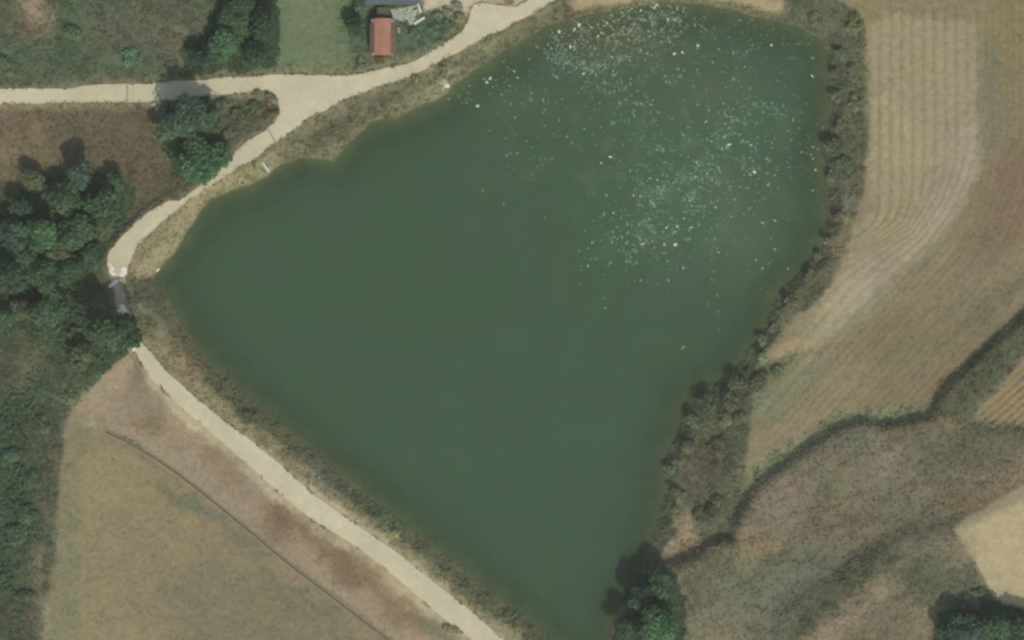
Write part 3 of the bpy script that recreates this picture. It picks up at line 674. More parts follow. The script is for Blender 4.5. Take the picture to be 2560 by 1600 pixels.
# trees: x, y, radius px, height m, colour, label
TREES = [
 (512,400,62,6.5,BR,'bright green round tree beside the narrow part of the farm road'),
 (470,300,56,10.5,TL,'tall bluish green tree whose shade falls across the west road'),
 (432,330,36,6,(84,98,76),'greyish green slim tree at the western edge of the roadside clump'),
 (528,302,38,7.5,MD,'smaller dark tree between the brown thicket and the bluish tree'),
 (662,62,40,7.5,DK,'dark green tree against the edge of the pale green plot, northern one'),
 (652,138,38,7,DK,'dark green tree just above the road beside the pale green plot'),
 (590,60,42,6,MD,'mid green broad tree north of the road, left of the darkest tree'),
 (560,120,44,5.5,BR,'light green spreading tree in the clump north of the road'),
 (505,150,34,5.5,DK,'dark low tree at the south west corner of the northern clump'),
 (612,12,40,6.5,DK,'dark tree cut by the top of the frame beside the green plot'),
 (268,510,46,7,MD,'mid green tree at the right end of the western wood'),
 (215,440,38,8,TL,'bluish tree under the large shadow in the brown clearing'),
 (165,500,44,7.5,MD,'mid green tree in the middle of the western wood'),
 (200,585,48,7,MD,'broad mid green tree in the lower middle of the western wood'),
 (108,590,48,8.5,BR,'brightest green tree of the western wood'),
 (38,590,44,7.5,TL,'grey green tree at the left edge of the western wood'),
 (62,520,30,6,DK,'dark small tree below the brown clearing at the left edge'),
 (30,690,46,6.5,DK,'dark tree at the left edge below the grey green one'),
 (110,690,44,7,MD,'mid green tree south of the brightest western tree'),
 (180,668,36,6,DK,'small dark tree at the southern edge of the western wood'),
 (130,770,48,6,MD,'wide mid green tree left of the dark shadow by the road bend'),
 (62,780,34,4.5,OL,'olive small tree left of the wide one near the road bend'),
 (262,838,48,13.5,MD,'tall green tree by the road bend whose shade darkens the ground to its north'),
 (326,828,42,12.5,DK,'dark green tree closest to the upper end of the dam road'),
 (215,890,34,5,OL,'olive green low tree south west of the road bend'),
 (150,618,36,5.5,OL,'small olive tree between the bright tree and the lower western wood'),
 (72,645,34,6,MD,'small mid green tree near the left edge between two larger ones'),
 (255,565,36,5.5,OL,'olive tree at the right rim of the western wood near the road'),
 (85,450,30,4.5,OL,'olive little tree in the brown clearing at the left'),
 (288,455,26,4.5,MD,'little green tree at the top right of the western wood'),
 (235,640,36,5,DK,'low dark tree nearest the widest part of the road'),

 (20,800,36,5,MD,'mid green tree at the left edge level with the road bend'),
 (1640,1555,50,6,BR,'bright green tree at the bottom edge beside the pond'),
 (1602,1490,38,6.5,DK,'dark tree on the south east shore with branches over the water'),
 (1650,1458,38,5.5,MD,'mid green tree at the top of the south east shore clump'),
 (1565,1570,34,6.5,DK,'darkest tree leaning over the pond at the bottom edge'),
 (2400,1568,46,7.5,TL,'grey green tree left in the bottom right wood'),
 (2465,1560,46,7.5,MD,'mid green tree in the middle of the bottom right wood'),
 (2535,1556,44,6.5,DK,'dark green tree in the bottom right corner'),
 (2360,1595,38,6,DK,'dark tree at the left end of the bottom right wood'),
 (886,72,26,4.5,DK,'dark green narrow tree left of the red roofed shed'),
]
for i, (x, y, r, H, c, lab) in enumerate(TREES):
    R = r*S*1.08
    plant('tree', x, y, R, H, c, 100+i, .42, int(210*R*R), int(7+R*1.6), lab, 'tree')
SHRUBS = [
 (905,10,24,2.6,DK,'dark shrub at the left end of the slate roofed house'),
 (1092,38,13,1.6,(104,106,82),'greyish shrub nearest the yard in the roadside garden'),
 (1118,30,13,1.6,(92,96,70),'shrub in the middle of the garden strip by the gravel yard'),
 (1143,16,15,1.8,(86,92,66),'topmost olive shrub of the garden strip at the road corner'),
 (1150,48,16,1.6,(96,98,72),'brownish shrub at the road corner of the garden strip'),
 (1120,66,16,1.5,(78,90,64),'dark shrub in the middle of the garden south of the yard'),
 (1088,76,16,1.4,(70,94,66),'green shrub right of the red shed in the garden'),
 (1100,110,13,1.3,(92,100,76),'grey green shrub on the road edge of the garden'),
 (1060,128,14,1.2,(82,96,70),'low shrub at the road edge south east of the red shed'),
 (1040,82,18,1.3,(74,90,64),'dark low shrub just right of the red shed'),
 (1270,2,16,1.6,(104,98,70),'round brown green bush at the top edge beside the road'),
 (1110,168,15,1.7,(86,90,58),'upper of two dark bushes between the road and the pond'),
 (1036,200,14,1.6,(78,82,52),'lower left of two dark bushes between the road and the pond'),
 (1128,196,10,1.2,(74,88,60),'small green bush beside the pale stone on the north bank'),
 (905,152,10,1,(98,102,74),'small bush left of the brown kennel by the road'),
 (905,172,14,1.2,(92,96,66),'low hedge bush on the road verge left of the red shed'),
 (985,168,7,.8,(84,82,54),'tiny dark bush on the road edge below the red shed'),
 (640,272,20,1.8,(70,88,56),'green bush inside the brown thicket at the road junction'),
 (678,250,16,1.7,(104,96,72),'brown bush at the upper right rim of the junction thicket'),
 (645,238,14,1.6,(98,94,72),'grey brown bush at the top rim of the junction thicket'),
 (682,290,18,1.7,(96,82,56),'reddish brown bush at the right rim of the junction thicket'),
 (600,290,22,1.7,(78,88,58),'olive bush in the middle of the junction thicket'),
 (560,262,22,1.8,(86,86,62),'dull brown bush at the left of the junction thicket'),
 (575,335,18,1.4,(70,92,60),'green bush right of the bright round tree'),
 (2100,130,24,2.2,(74,92,64),'northernmost large bush of the east bank'),
 (2130,60,26,2.2,(92,94,64),'brownish bush at the north east corner of the pond'),
 (2040,50,26,2,(80,96,66),'green bush on the north east shore under the tan strip'),
 (2085,180,18,1.8,(78,86,62),'dull bush at the waterline of the upper east bank'),
 (2135,185,22,1.9,(86,94,66),'bush against the striped field on the upper east bank'),
 (2092,240,18,1.6,(98,102,76),'pale bush at the waterline of the middle east bank'),
 (2130,260,22,1.9,(82,92,62),'green bush in the middle of the east bank'),
 (2100,315,18,1.6,(92,84,60),'reddish dull bush at the waterline of the east bank'),
 (2085,375,26,2.6,(58,80,58),'large dark bush overhanging the water on the east bank'),
 (2110,415,24,2.4,(62,80,56),'second dark bush south of the large one on the east bank'),
 (2078,440,22,2.2,(60,82,62),'dark bush in the water edge below the large pair'),
 (2098,545,18,1.6,(92,88,66),'brown bush below the pale patch on the east bank'),
 (2075,600,18,1.6,(88,90,66),'dull bush where the east bank begins to curve'),
 (2050,640,14,1.3,(72,94,68),'small green bush at the curve of the east bank'),
 (2020,690,20,1.6,(90,90,66),'bush beside the narrow tip of the striped field'),
 (1975,760,20,1.6,(92,86,62),'brown bush on the bank left of the striped field tip'),
 (1935,815,18,1.5,(98,94,70),'dull bush above the orange bare patch'),
 (1905,855,22,1.6,(94,98,74),'grey green bush left of the orange bare patch'),
 (1903,897,14,1.6,(118,134,98),'pale leafy bush under the orange bare patch'),
 (1893,945,28,2.2,(66,72,50),'very dark bush below the pale leafy one'),
 (1945,932,20,1.8,(70,82,54),'dark bush pressed against the field edge on the south east bank'),
 (1845,960,26,2,(74,88,62),'mid green bush on the point of the south east bank'),
 (1815,1005,28,2.1,(66,74,54),'dark brown bush inside the south east bank'),
 (1765,1010,26,2.2,(54,80,56),'dark green bush at the waterline of the south east bank'),
 (1740,1050,26,2.2,(56,80,54),'deep green bush south of the waterline one'),
 (1810,1050,20,1.6,(104,110,78),'light olive bush in the middle of the south east bank'),
 (1850,1045,20,1.7,(74,84,54),'olive bush left of the south tip of the field'),
 (1715,1110,26,2.1,(72,78,60),'dull dark bush on the narrow shore'),
 (1680,1165,22,2,(52,80,56),'dark green bush standing at the water on the narrow shore'),
 (1790,1120,28,1.8,(80,78,56),'brown bush left of the pointed end of the field'),
 (1790,1255,26,1.9,(72,76,52),'dark bush above the bare orange ground of the south shore'),
 (1755,1285,24,1.8,(76,82,58),'dull bush touching the bare orange ground'),
 (1695,1235,20,1.6,(84,92,64),'greenish bush at the water north of the orange ground'),
 (70,1290,32,2.4,(58,80,56),'dark bush in the lower left scrub'),
 (30,1340,32,2.4,(60,84,62),'dark bush at the left edge in the lower scrub'),
 (20,1150,30,2.2,(58,86,58),'green bush at the left edge level with the field corner'),
 (80,1205,26,2,(72,86,60),'mid green bush left of the lower field'),
 (60,1495,22,1.8,(70,76,54),'brown green bush near the bottom left corner'),
 (100,1060,26,1.8,(78,84,60),'dull bush in the scrub left of the dam'),
 (170,985,26,2,(72,84,58),'olive bush at the top of the lower left scrub'),
 (230,930,22,1.8,(74,94,62),'green bush beside the head of the dam slope'),
 (618,1036,12,1.2,(72,78,52),'single dark bush on the upstream face of the dam'),
 (985,1335,14,1.1,(116,122,84),'pale green shrub at the edge of the dam road'),
 (1130,1575,22,1.3,(104,106,76),'dark shrub on the dam slope near the bottom edge'),
 (185,85,26,2,(66,92,60),'dark green bush in the upper left meadow'),
 (330,150,26,1.6,(78,102,76),'bluish bush in the meadow above the west road'),
 (20,170,30,1.7,(64,86,58),'green bush at the left edge above the west road'),
 (2410,1500,28,2.6,(56,74,54),'dark bush under the pale bare field in the lower right'),
 (2440,1478,18,2,(78,90,66),'grey bush at the corner of the pale bare field'),
]
for i, (x, y, r, H, c, lab) in enumerate(SHRUBS):
    R = r*S*1.1
    plant('shrub', x, y, R, H, c, 400+i, .26, int(230*R*R+120), 7, lab, 'shrub', trunk=False)

# ------------------------------------------------------------------ ground cover: tufts in the colour of the soil they grow on
def scatter(n, box=(-98, 98, -62.5, 62.5)):
    return rng.uniform(box[0], box[1], n), rng.uniform(box[2], box[3], n)
def tuft_object(name, x, y, size, hgt, jitter, dark, label, cat, tilt=.8):
    z = look(GH, x, y); c = look(GC, x, y); n = len(x)
    C = np.stack([x, y, z+hgt*rng.uniform(.1, 1, n)], -1)
    Nn = rng.normal(size=(n, 3))*tilt+np.array([0, 0, 1.0])
    tint = c*(1+rng.normal(size=(n, 1))*jitter)*np.array(dark)*(1+rng.normal(size=(n, 3))*.04)
    V, F, T = cards(C, Nn, size*rng.uniform(.5, 1.5, n), np.clip(tint, .004, .8), 1.7)
    o = link(name, npmesh(name, V, F, T, GRASS)); tag(o, label, cat, kind='stuff'); return o
# rank scrub and weeds
x, y = scatter(330000)
px, py = x/S+1280, 800-y/S
den = look(GD, x, y); s_ = look(GS, x, y); r_ = look(GR, x, y); hh = look(GH, x, y)
cl = fbm(px, py, 22, 3, 2)
ok = (s_ > -1) & ((hh > .05) | (s_ > 60)) & (r_ > 2) & (rng.random(len(x)) < np.clip(den*(.55+.9*cl), 0, 1)) & (den > .45)
tuft_object('scrub_undergrowth', x[ok], y[ok], .36, .13, .085, (1.10, 1.12, 1.06), 'tangled low weeds and scrub covering the rough ground round the pond', 'scrub', .32)
# big clumps within the scrub
x, y = scatter(26000)
px, py = x/S+1280, 800-y/S
den = look(GD, x, y); s_ = look(GS, x, y); r_ = look(GR, x, y); hh = look(GH, x, y); cl = fbm(px, py, 30, 2, 5)
ok = (s_ > 3) & ((hh > .1) | (s_ > 60)) & (r_ > 6) & (den > .6) & (rng.random(len(x)) < np.clip(.25+1.2*cl, 0, 1))
cx, cy = x[ok], y[ok]; k = 14
x2 = np.repeat(cx, k)+rng.normal(size=len(cx)*k)*.30; y2 = np.repeat(cy, k)+rng.normal(size=len(cx)*k)*.30
tuft_object('weed_clumps', x2, y2, .30, .34, .085, (1.06, 1.15, 1.02), 'knee high clumps of dull green weeds in the scrub', 'weeds', .42)
# leafy understorey that closes the woods
def understorey(polys, n, name, label, zmax=2.6, cut_=-9):
    xs_, ys_, zs_ = [], [], []
    for P in polys:
        P = np.array(P, float); a0, a1 = P.min(0), P.max(0)
        qx = rng.uniform(a0[0], a1[0], n); qy = rng.uniform(a0[1], a1[1], n)
        dd = sdf(P, qx, qy)+fbm(qx, qy, 34, 3, 4)*26
        kk = (dd < 0) & (fbm(qx, qy, 52, 3, 2) > cut_) & (sdf(ROAD_N, qx, qy) > 6) & (sdf(LAKE, qx, qy) > -6)
        hz_ = zmax*np.clip(-dd/60, .1, 1)*(.55+.45*fbm(qx, qy, 30, 2, 6))
        xs_.append(qx[kk]); ys_.append(qy[kk]); zs_.append(np.maximum(hz_[kk], .1)*rng.uniform(.6, 1, kk.sum()))
    qx = np.concatenate(xs_); qy = np.concatenate(ys_); zz = np.concatenate(zs_); m = len(qx)
    wx_, wy_ = W(qx, qy)
    C = np.stack([wx_, wy_, look(GH, wx_, wy_)+zz], -1)
    hv = fbm(qx, qy, 46, 3, 7)[:, None]
    cc = lin((68, 86, 60))*1.25*(1+.22*hv)*(1+rng.normal(size=(m, 1))*.12)*(1+hv*np.array([.12, 0, -.10]))
    V, F, T = cards(C, rng.normal(size=(m, 3))*.45+np.array([0, 0, 1]), .46*rng.uniform(.6, 1.4, m), np.clip(cc, .01, .5))
    tag(link(name, npmesh(name, V, F, T, LEAF)), label, 'undergrowth', kind='stuff')
understorey([[(-60,560),(0,500),(90,480),(150,430),(250,430),(330,470),(340,540),(290,600),(250,660),(230,780),(330,800),(320,880),(230,950),(130,880),(60,830),(-60,840)],
             [(455,190),(450,120),(520,60),(560,-40),(700,-40),(692,150),(640,176),(560,180)],
             [(400,240),(520,240),(560,330),(575,400),(520,455),(440,430),(410,340)],
             [(1520,1640),(1550,1540),(1600,1440),(1690,1430),(1720,1500),(1700,1640)],
             [(2310,1640),(2350,1540),(2420,1490),(2600,1540),(2700,1640)]], 15000, 'woodland_understorey', 'continuous leafy undergrowth filling the gaps between the trees of each small wood')
understorey([[(-60,900),(110,910),(150,1000),(120,1150),(110,1320),(70,1450),(50,1640),(-60,1640)]], 7000, 'low_thicket', 'low dark green thicket along the left edge below the wood', 1.2, .02)
# short dry grass and stubble
x, y = scatter(240000)
den = look(GD, x, y); s_ = look(GS, x, y); r_ = look(GR, x, y); hh = look(GH, x, y)
px, py = x/S+1280, 800-y/S
ok = (s_ > 2) & (hh > -9) & (r_ > 1) & (den <= .5) & (den > .08) & (rng.random(len(x)) < np.clip(den*2.2*(.6+.8*fbm(px, py, 18, 2, 1)), 0, 1))
cdl = ldist(CANAL, px, py)[0]; ok &= cdl > 7
tuft_object('dry_grass', x[ok], y[ok], .17, .08, .08, (1.05, 1.05, 1.0), 'short dry grass and stubble on the fields and dam slope', 'dry grass', .35)
# ragged weeds along road edges
t_ = []
RPa = np.array(RP); n = 6500
i = rng.integers(0, len(RPa), n); f = rng.random(n)[:, None]
p = RPa[i]*(1-f)+RPa[(i+1) % len(RPa)]*f+rng.normal(size=(n, 2))*2.0-0
cl = fbm(p[:, 0], p[:, 1], 26, 3, 3)
p = p[(cl > .12) | (p[:, 1] < 700) & (cl > -.08)]
x, y = W(p[:, 0], p[:, 1])
z = np.maximum(look(GH, x, y), 2.2)
C = np.stack([x, y, z+rng.uniform(.03, .22, len(x))], -1)
cc = lin((112, 112, 78))*(1+rng.normal(size=(len(x), 1))*.22)
V, F, T = cards(C, rng.normal(size=(len(x), 3))*.6+np.array([0, 0, 1]), .2*rng.uniform(.5, 1.4, len(x)), np.clip(cc, .01, .6), 1.7)
tag(link('verge_weeds', npmesh('verge_weeds', V, F, T, GRASS)), 'ragged weeds creeping over the edges of the pale farm roads', 'weeds', kind='stuff')

# ------------------------------------------------------------------ floating weed in the north east of the pond
n = 60000
px = rng.uniform(1150, 2080, n); py = rng.uniform(0, 900, n)
cl = fbm(px, py, 70, 3, 2)*.9+fbm(px, py, 16, 2, 6)*.6
def g2(x, y, rx, ry): return np.exp(-(((px-x)/rx)**2+((py-y)/ry)**2))
dn = 1.1*g2(1500,90,110,45)+1.1*g2(1620,38,90,26)+.7*g2(1810,350,60,40)+1.0*g2(1480,120,130,70)+.55*g2(1650,110,200,80)+.35*g2(1300,200,140,60)+.2*g2(1600,260,300,120)+.55*g2(1800,380,140,90)+1.15*g2(1740,470,95,60)+1.15*g2(1660,590,95,50)+.2*g2(1900,300,130,160)+.14*g2(1650,480,260,180)+.06*g2(1700,650,200,120)
ok = (sdf(LAKE, px, py) < -4) & (rng.random(n) < np.clip(dn*(.10+1.5*np.clip(cl+.02, 0, 1)), 0, 1))
px, py = px[ok], py[ok]; n = len(px)
x, y = W(px, py)
C = np.stack([x, y, np.full(n, .012)+rng.random(n)*.015], -1)
cc = lin((100, 124, 100))*(1+rng.normal(size=(n, 1))*.15)
warm = np.exp(-(((px-1500)/130)**2+((py-90)/60)**2))[:, None]
cc = cc*(1-.7*warm)+lin((128, 122, 92))*.7*warm
V, F, T = cards(C, rng.normal(size=(n, 3))*.05+np.array([0, 0, 1]), .19*rng.uniform(.5, 1.7, n), np.clip(cc*np.where(rng.random((n, 1)) < .20, 2.1, 1.05), .01, .6), 2.8, .01)  # some cards brightened at random to paint glints into the weed
tag(link('floating_weed', npmesh('floating_weed', V, F, T, GRASS)), 'thin pale green weed drifting over the north east half of the pond', 'water weed', kind='stuff')

# lily pads; their glints are painted in as pale pad colours
PADM = [plain_mat('painted_glint_pad', (206, 214, 188), .6, .85, 1.1, 6), plain_mat('dull_pad', (150, 168, 140), .6, .85, 1.1, 6), plain_mat('tan_pad', (186, 170, 146), .6, .85, 1.1, 6)]
def pad_mesh(seed, mat):
    g = np.random.default_rng(seed); n = 14; v = [(0, 0, .02)]; f = []
    for ring, (rr, zz) in enumerate(((.6, .03), (1.0, .075))):
        for i in range(n):
            a = .25+(2*math.pi-.5)*i/(n-1)
            q_ = rr*(1+.16*math.sin(a*2+seed)+.07*g.normal())
            v.append((q_*math.cos(a), q_*math.sin(a)*(.8+.2*g.random()), zz*(1+.3*g.normal())))
    for i in range(n-1):
        f.append((0, 1+i, 2+i)); f.append((1+i, 1+n+i, 2+n+i, 2+i))
    me = bpy.data.meshes.new('lily_pad'); me.from_pydata(v, [], f); me.materials.append(mat); me.update(); return me
PM = {(m, s): pad_mesh(s*7+m, PADM[m]) for m in range(3) for s in range(3)}
Z3 = "780,110 640,180 685,205 745,190 645,243 785,225 848,232 915,190 865,270 838,297 520,260 490,300 605,290 650,340 708,358 430,368 343,390 505,375 612,387 1010,160 1035,105 1075,95 1115,70 1155,60 1190,88 1275,55 1300,65 1320,42 1270,90 1360,100 1450,97 1412,160 1265,152 1228,170 1470,165 1520,170 1520,258 1305,285 1372,300 1355,262 1915,230 1660,375 1465,443 1532,432 1115,440 1085,380 810,400 955,470 880,530 825,515 990,600 720,607 697,632 790,595 585,520 460,490 425,455 150,585 175,640 113,705 47,777 290,768 408,738 390,845 213,850 543,815 385,925 153,965 520,988 1160,745 1210,678 1400,672 1290,825 1068,820 1015,835 900,690 1780,512 1730,870 1870,852 1885,720 1340,925 860,1045 795,1105 972,1148 940,1290 866,1340 1020,1320 1150,1358 1262,1410 1245,1488 1325,1480 2000,1145 1915,1190 2095,1195 2215,1165 2150,1180 1985,970 2000,1045 1830,1390 1685,1415 1640,1450 2125,1415 2090,1440 1815,1495 2045,550"
Z7 = "1140,245 1130,290 985,330 965,435 885,450 1115,540 960,590 1082,662 1205,690 1130,735 1302,720 1383,695 1475,697 1400,557 1490,548 1470,590 1375,590 1280,765 1380,770 1408,830 1155,850 1105,795 1635,345 1665,380 1610,375 1770,350 1805,390 1710,460 1670,530 1545,480 1820,535 1550,645 1605,555 2010,220 1835,160 1812,185 2060,95 1960,325 1775,985 1418,1085 1190,990 790,680 1690,720 1830,760 2140,820 2190,890 2290,735 1540,890"
Z4 = "357,153 225,372 262,495 525,290 527,360 560,625 335,710 405,780 375,480 178,1165 565,1305 588,1395 50,1440 190,880"
Z6 = "285,225 370,490 150,515 255,735 220,645 95,825 152,890"
Z2 = "1990,645 1962,677 2013,713 1988,770 2085,775 2150,705 2188,585 2215,640 1835,820 1887,872 1735,790 1648,815 2250,850 2195,965 1800,845"
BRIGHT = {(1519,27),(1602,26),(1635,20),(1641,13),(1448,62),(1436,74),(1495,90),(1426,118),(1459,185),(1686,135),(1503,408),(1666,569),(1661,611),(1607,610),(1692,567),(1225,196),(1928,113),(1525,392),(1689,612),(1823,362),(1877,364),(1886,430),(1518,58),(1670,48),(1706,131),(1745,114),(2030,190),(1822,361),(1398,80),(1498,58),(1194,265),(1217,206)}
pads = []
for txt, ox, oy in ((Z3, 1240, 0), (Z7, 1240, 400), (Z4, 1860, 0), (Z6, 1860, 400), (Z2, 620, 0), ("1545,285 1530,300", 1240, 780)):
    for q_ in txt.split():
        a_, b_ = q_.split(','); pads.append((ox+float(a_)/3.287, oy+float(b_)/3.287))
def pad_label(x, y, tone):
    t0 = ['bright white', 'faint grey green', 'tan tinted'][tone]
    if y > 820: return 'lone pale lily pad south of all the others near the east shore'
    def q4(cx_, cy_): return ('upper ' if y < cy_ else 'lower ')+('left' if x < cx_ else 'right')
    if x < 1330: pl = f'{q4(1255, 235)} of the western group below the road bank'
    elif y < 70: pl = 'close under the tan strip, '+('left end' if x < 1500 else 'middle' if x < 1600 else 'right end')
    elif y < 200 and x < 1640: pl = f'{q4(1480, 125)} of the dense patch off the north bank'
    elif y < 200: pl = f'{q4(1850, 125)} of the open water under the north shore'
    elif y < 340: pl = f'{q4(1600, 270)} of the scatter across mid pond'
    elif y < 520: pl = (f'{q4(1840, 420)} of the patch near the east bank' if x > 1700 else f'{q4(1590, 430)} of the thin scatter west of that bank patch')
    else: pl = f'{q4(1690, 590)} of the southernmost weedy patch'
    return f'{t0} lily pad, {pl}'
for i, (x, y) in enumerate(pads):
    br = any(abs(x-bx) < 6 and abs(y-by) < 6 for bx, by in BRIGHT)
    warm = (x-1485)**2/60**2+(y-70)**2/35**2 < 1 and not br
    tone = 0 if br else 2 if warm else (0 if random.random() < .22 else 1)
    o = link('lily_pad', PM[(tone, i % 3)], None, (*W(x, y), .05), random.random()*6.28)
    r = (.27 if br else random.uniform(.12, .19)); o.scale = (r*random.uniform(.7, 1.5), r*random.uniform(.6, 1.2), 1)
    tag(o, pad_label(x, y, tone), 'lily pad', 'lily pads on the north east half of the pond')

# ------------------------------------------------------------------ the red roofed shed
ROOFR = plain_mat('red_metal_roof', (168, 120, 98), .8, .80, 1.10, .6, .3, bmp=.05)
ROOFM = plain_mat('maroon_metal_roof', (112, 84, 70), .7, .85, 1.1, .8, .3)
WALLM = plain_mat('shed_wall', (150, 142, 124), .9)
hx, hy = W(958, 96); hz = gz(hx, hy)
shed = empty('shed', (hx, hy, hz)); tag(shed, 'small shed with faded red metal roof and darker side eaves', 'shed')
MB().box(-2.35, 2.35, -3.5, 3.5, -.6, 2.1).build('wall', WALLM, shed)
def roof_panel(name, mat, x0, z0, x1, z1, y0, y1, seams):
    p = MB().quad3((x0, y0, z0), (x1, y0, z1), (x1, y1, z1), (x0, y1, z0)) if x1 > x0 else MB().quad3((x1, y0, z1), (x0, y0, z0), (x0, y1, z0), (x1, y1, z1))
    o = p.build(name, mat, shed)
    s = MB()
    for k in range(seams+1):
        yy = y0+(y1-y0)*k/seams
        xa, za, xb, zb = (x0, z0, x1, z1) if x1 > x0 else (x1, z1, x0, z0)
        s.quad3((xa, yy-.03, za+.06), (xb, yy-.03, zb+.06), (xb, yy+.03, zb+.06), (xa, yy+.03, za+.06), .07)
    s.build('seam', mat, o)
    return o
roof_panel('roof', ROOFR, -1.75, 2.65, .0, 3.0, -3.6, 3.6, 12)
roof_panel('roof', ROOFR, 1.75, 2.65, .0, 3.0, -3.6, 3.6, 12)
roof_panel('side_eave', ROOFM, -2.7, 2.1, -1.78, 2.45, -3.1, 2.6, 10)
roof_panel('side_eave', ROOFM, 2.7, 2.1, 1.78, 2.45, -3.3, 2.6, 10)
MB().box(-.09, .09, -3.65, 3.65, 2.98, 3.06).build('ridge_cap', ROOFR, shed)
d = MB().box(-.45, .45, -3.53, -3.49, -.2, 1.8).build('door', plain_mat('door_paint', (120, 108, 90)), shed)
shed.scale = (.88, .95, 1)
MB().box(.30, .36, -3.58, -3.535, .85, .95).build('handle', plain_mat('metal', (150, 150, 150), .4), d)

# slate roofed house, its southern slope in view
SL = plain_mat('slate_blue_roof', (82, 94, 98), .7, .8, 1.12, 1.5, .3)
hx, hy = W(985, -62)
house = empty('house', (hx, hy, 2.45)); tag(house, 'house with dark slate blue tiled roof cut off by the top edge', 'house')
MB().box(-5.2, 5.2, -5.4, 5.4, -.5, 2.7).build('wall', plain_mat('house_wall', (190, 184, 168)), house)
def roof_slope(y0, y1):
    rf = MB().quad3((-5.3, y0, 2.75), (5.2, y0+(.3 if y0 < 0 else -.3), 2.75), (4.9, y1, 4.4), (-5.0, y1, 4.4), .12) if y0 < 0 else MB().quad3((-5.0, y1, 4.4), (4.9, y1, 4.4), (5.2, y0, 2.75), (-5.3, y0, 2.75), .12)
    o = rf.build('roof', SL, house)
    me_ = None
    for k in range(22):       # tile courses as battens that run up the slope
        x0 = -5.1+k*.47
        mb = MB().quad3((x0, y0, 2.84), (x0+.12, y0, 2.84), (x0+.12, y1, 4.49), (x0, y1, 4.49), .1) if y0 < 0 else MB().quad3((x0, y1, 4.49), (x0+.12, y1, 4.49), (x0+.12, y0, 2.84), (x0, y0, 2.84), .1)
        mb.build('tile_rib', SL, o)
roof_slope(-5.95, 0); roof_slope(5.95, 0)
MB().box(-5.1, 5.0, -.15, .15, 4.38, 4.58).build('ridge', SL, house)
MB().box(-1.1, -.35, -5.45, -5.41, 0, 2.0).build('door', plain_mat('brown_door', (96, 80, 60)), house)
for xx in (-3.6, 1.2, 3.2):
    wv = MB().box(xx-.5, xx+.5, -5.46, -5.41, .9, 1.9).build('window', plain_mat('window_frame_paint', (210, 208, 200)), house)
    MB().box(xx-.43, xx+.43, -5.48, -5.462, .97, 1.83).build('pane', plain_mat('dark_glass', (60, 70, 76), .15, spec=.5), wv)
# dark lean-to between house and shed
lt = empty('lean_to', (*W(960, 34), 2.45)); tag(lt, 'low dark brown lean-to roof between the red shed and the slate roofed house', 'lean-to')
dkb = plain_mat('dark_felt', (78, 80, 64), .9)
MB().quad3((-1.15, -.9, 1.7), (1.15, -.9, 1.7), (1.15, .9, 2.1), (-1.15, .9, 2.1), .08).build('roof', dkb, lt)
for sx in (-1, 1):
    for sy in (-1, 1): MB().box(sx*1.0-.04, sx*1.0+.04, sy*.75-.04, sy*.75+.04, -.5, 1.68 if sy < 0 else 2.0).build('post', BARK, lt)

# concrete yard and its walls
yd = MB().poly([W(*p) for p in ((976,24),(1012,21),(1046,14),(1052,30),(1060,46),(1046,54),(1030,64),(1024,66),(1018,58),(1000,54),(984,48))], 2.3, 2.56)
tag(yd.build('yard_paving', plain_mat('yard_concrete', (158, 166, 146), .9, .8, 1.15, .8)), kind='structure')
WH = plain_mat('whitewash', (214, 212, 190), .8, .85, 1.05, 3)
def bar(name, p, q_, wd, h, mat, label=None, cat=None, z=None, parts=None):
    (x0, y0), (x1, y1) = W(*p), W(*q_); L = math.hypot(x1-x0, y1-y0); a = math.atan2(y1-y0, x1-x0)
    cx_, cy_ = (x0+x1)/2, (y0+y1)/2; z = gz(cx_, cy_) if z is None else z
    o = MB().box(-L/2, L/2, -wd/2, wd/2, -.3, h).build(name, mat, None, (cx_, cy_, z), a, .02)
    tag(o, label, cat); return o
bar('garden_wall', (1046,12), (1053,34), .34, .9, WH, 'short whitewashed wall on the east side of the pale yard', 'wall')
bar('garden_wall', (1036,62), (1062,46), .42, .55, WH, 'low pale wall along the south east corner of the yard', 'wall')
o = bar('water_trough', (997,71), (998,84), .38, .5, WH, 'small white trough standing beside the east eave of the red shed', 'trough')
MB().box(-.38, .38, -.1, .1, .502, .512).build('water', dkm, o)
kn = empty('kennel', (*W(951, 153), gz(*W(951, 153)))); tag(kn, 'dark brown little kennel in front of the red shed near the road', 'kennel')
kb = plain_mat('brown_boards', (92, 74, 42), .9)
MB().box(-.6, .6, -.45, .45, -.2, .7).build('wall', kb, kn)
MB().quad3((-.85, -.6, .7), (.0, -.6, 1.0), (.0, .6, 1.0), (-.85, .6, .7)).build('roof', kb, kn)
MB().quad3((0, -.6, 1.0), (.85, -.6, .7), (.85, .6, .7), (0, .6, 1.0)).build('roof', kb, kn)
bar('timber_plank', (972,142), (988,128), .25, .25, kb, 'dark plank lying diagonally by the south east corner of the red shed', 'plank', z=gz(*W(980,135))+.05)

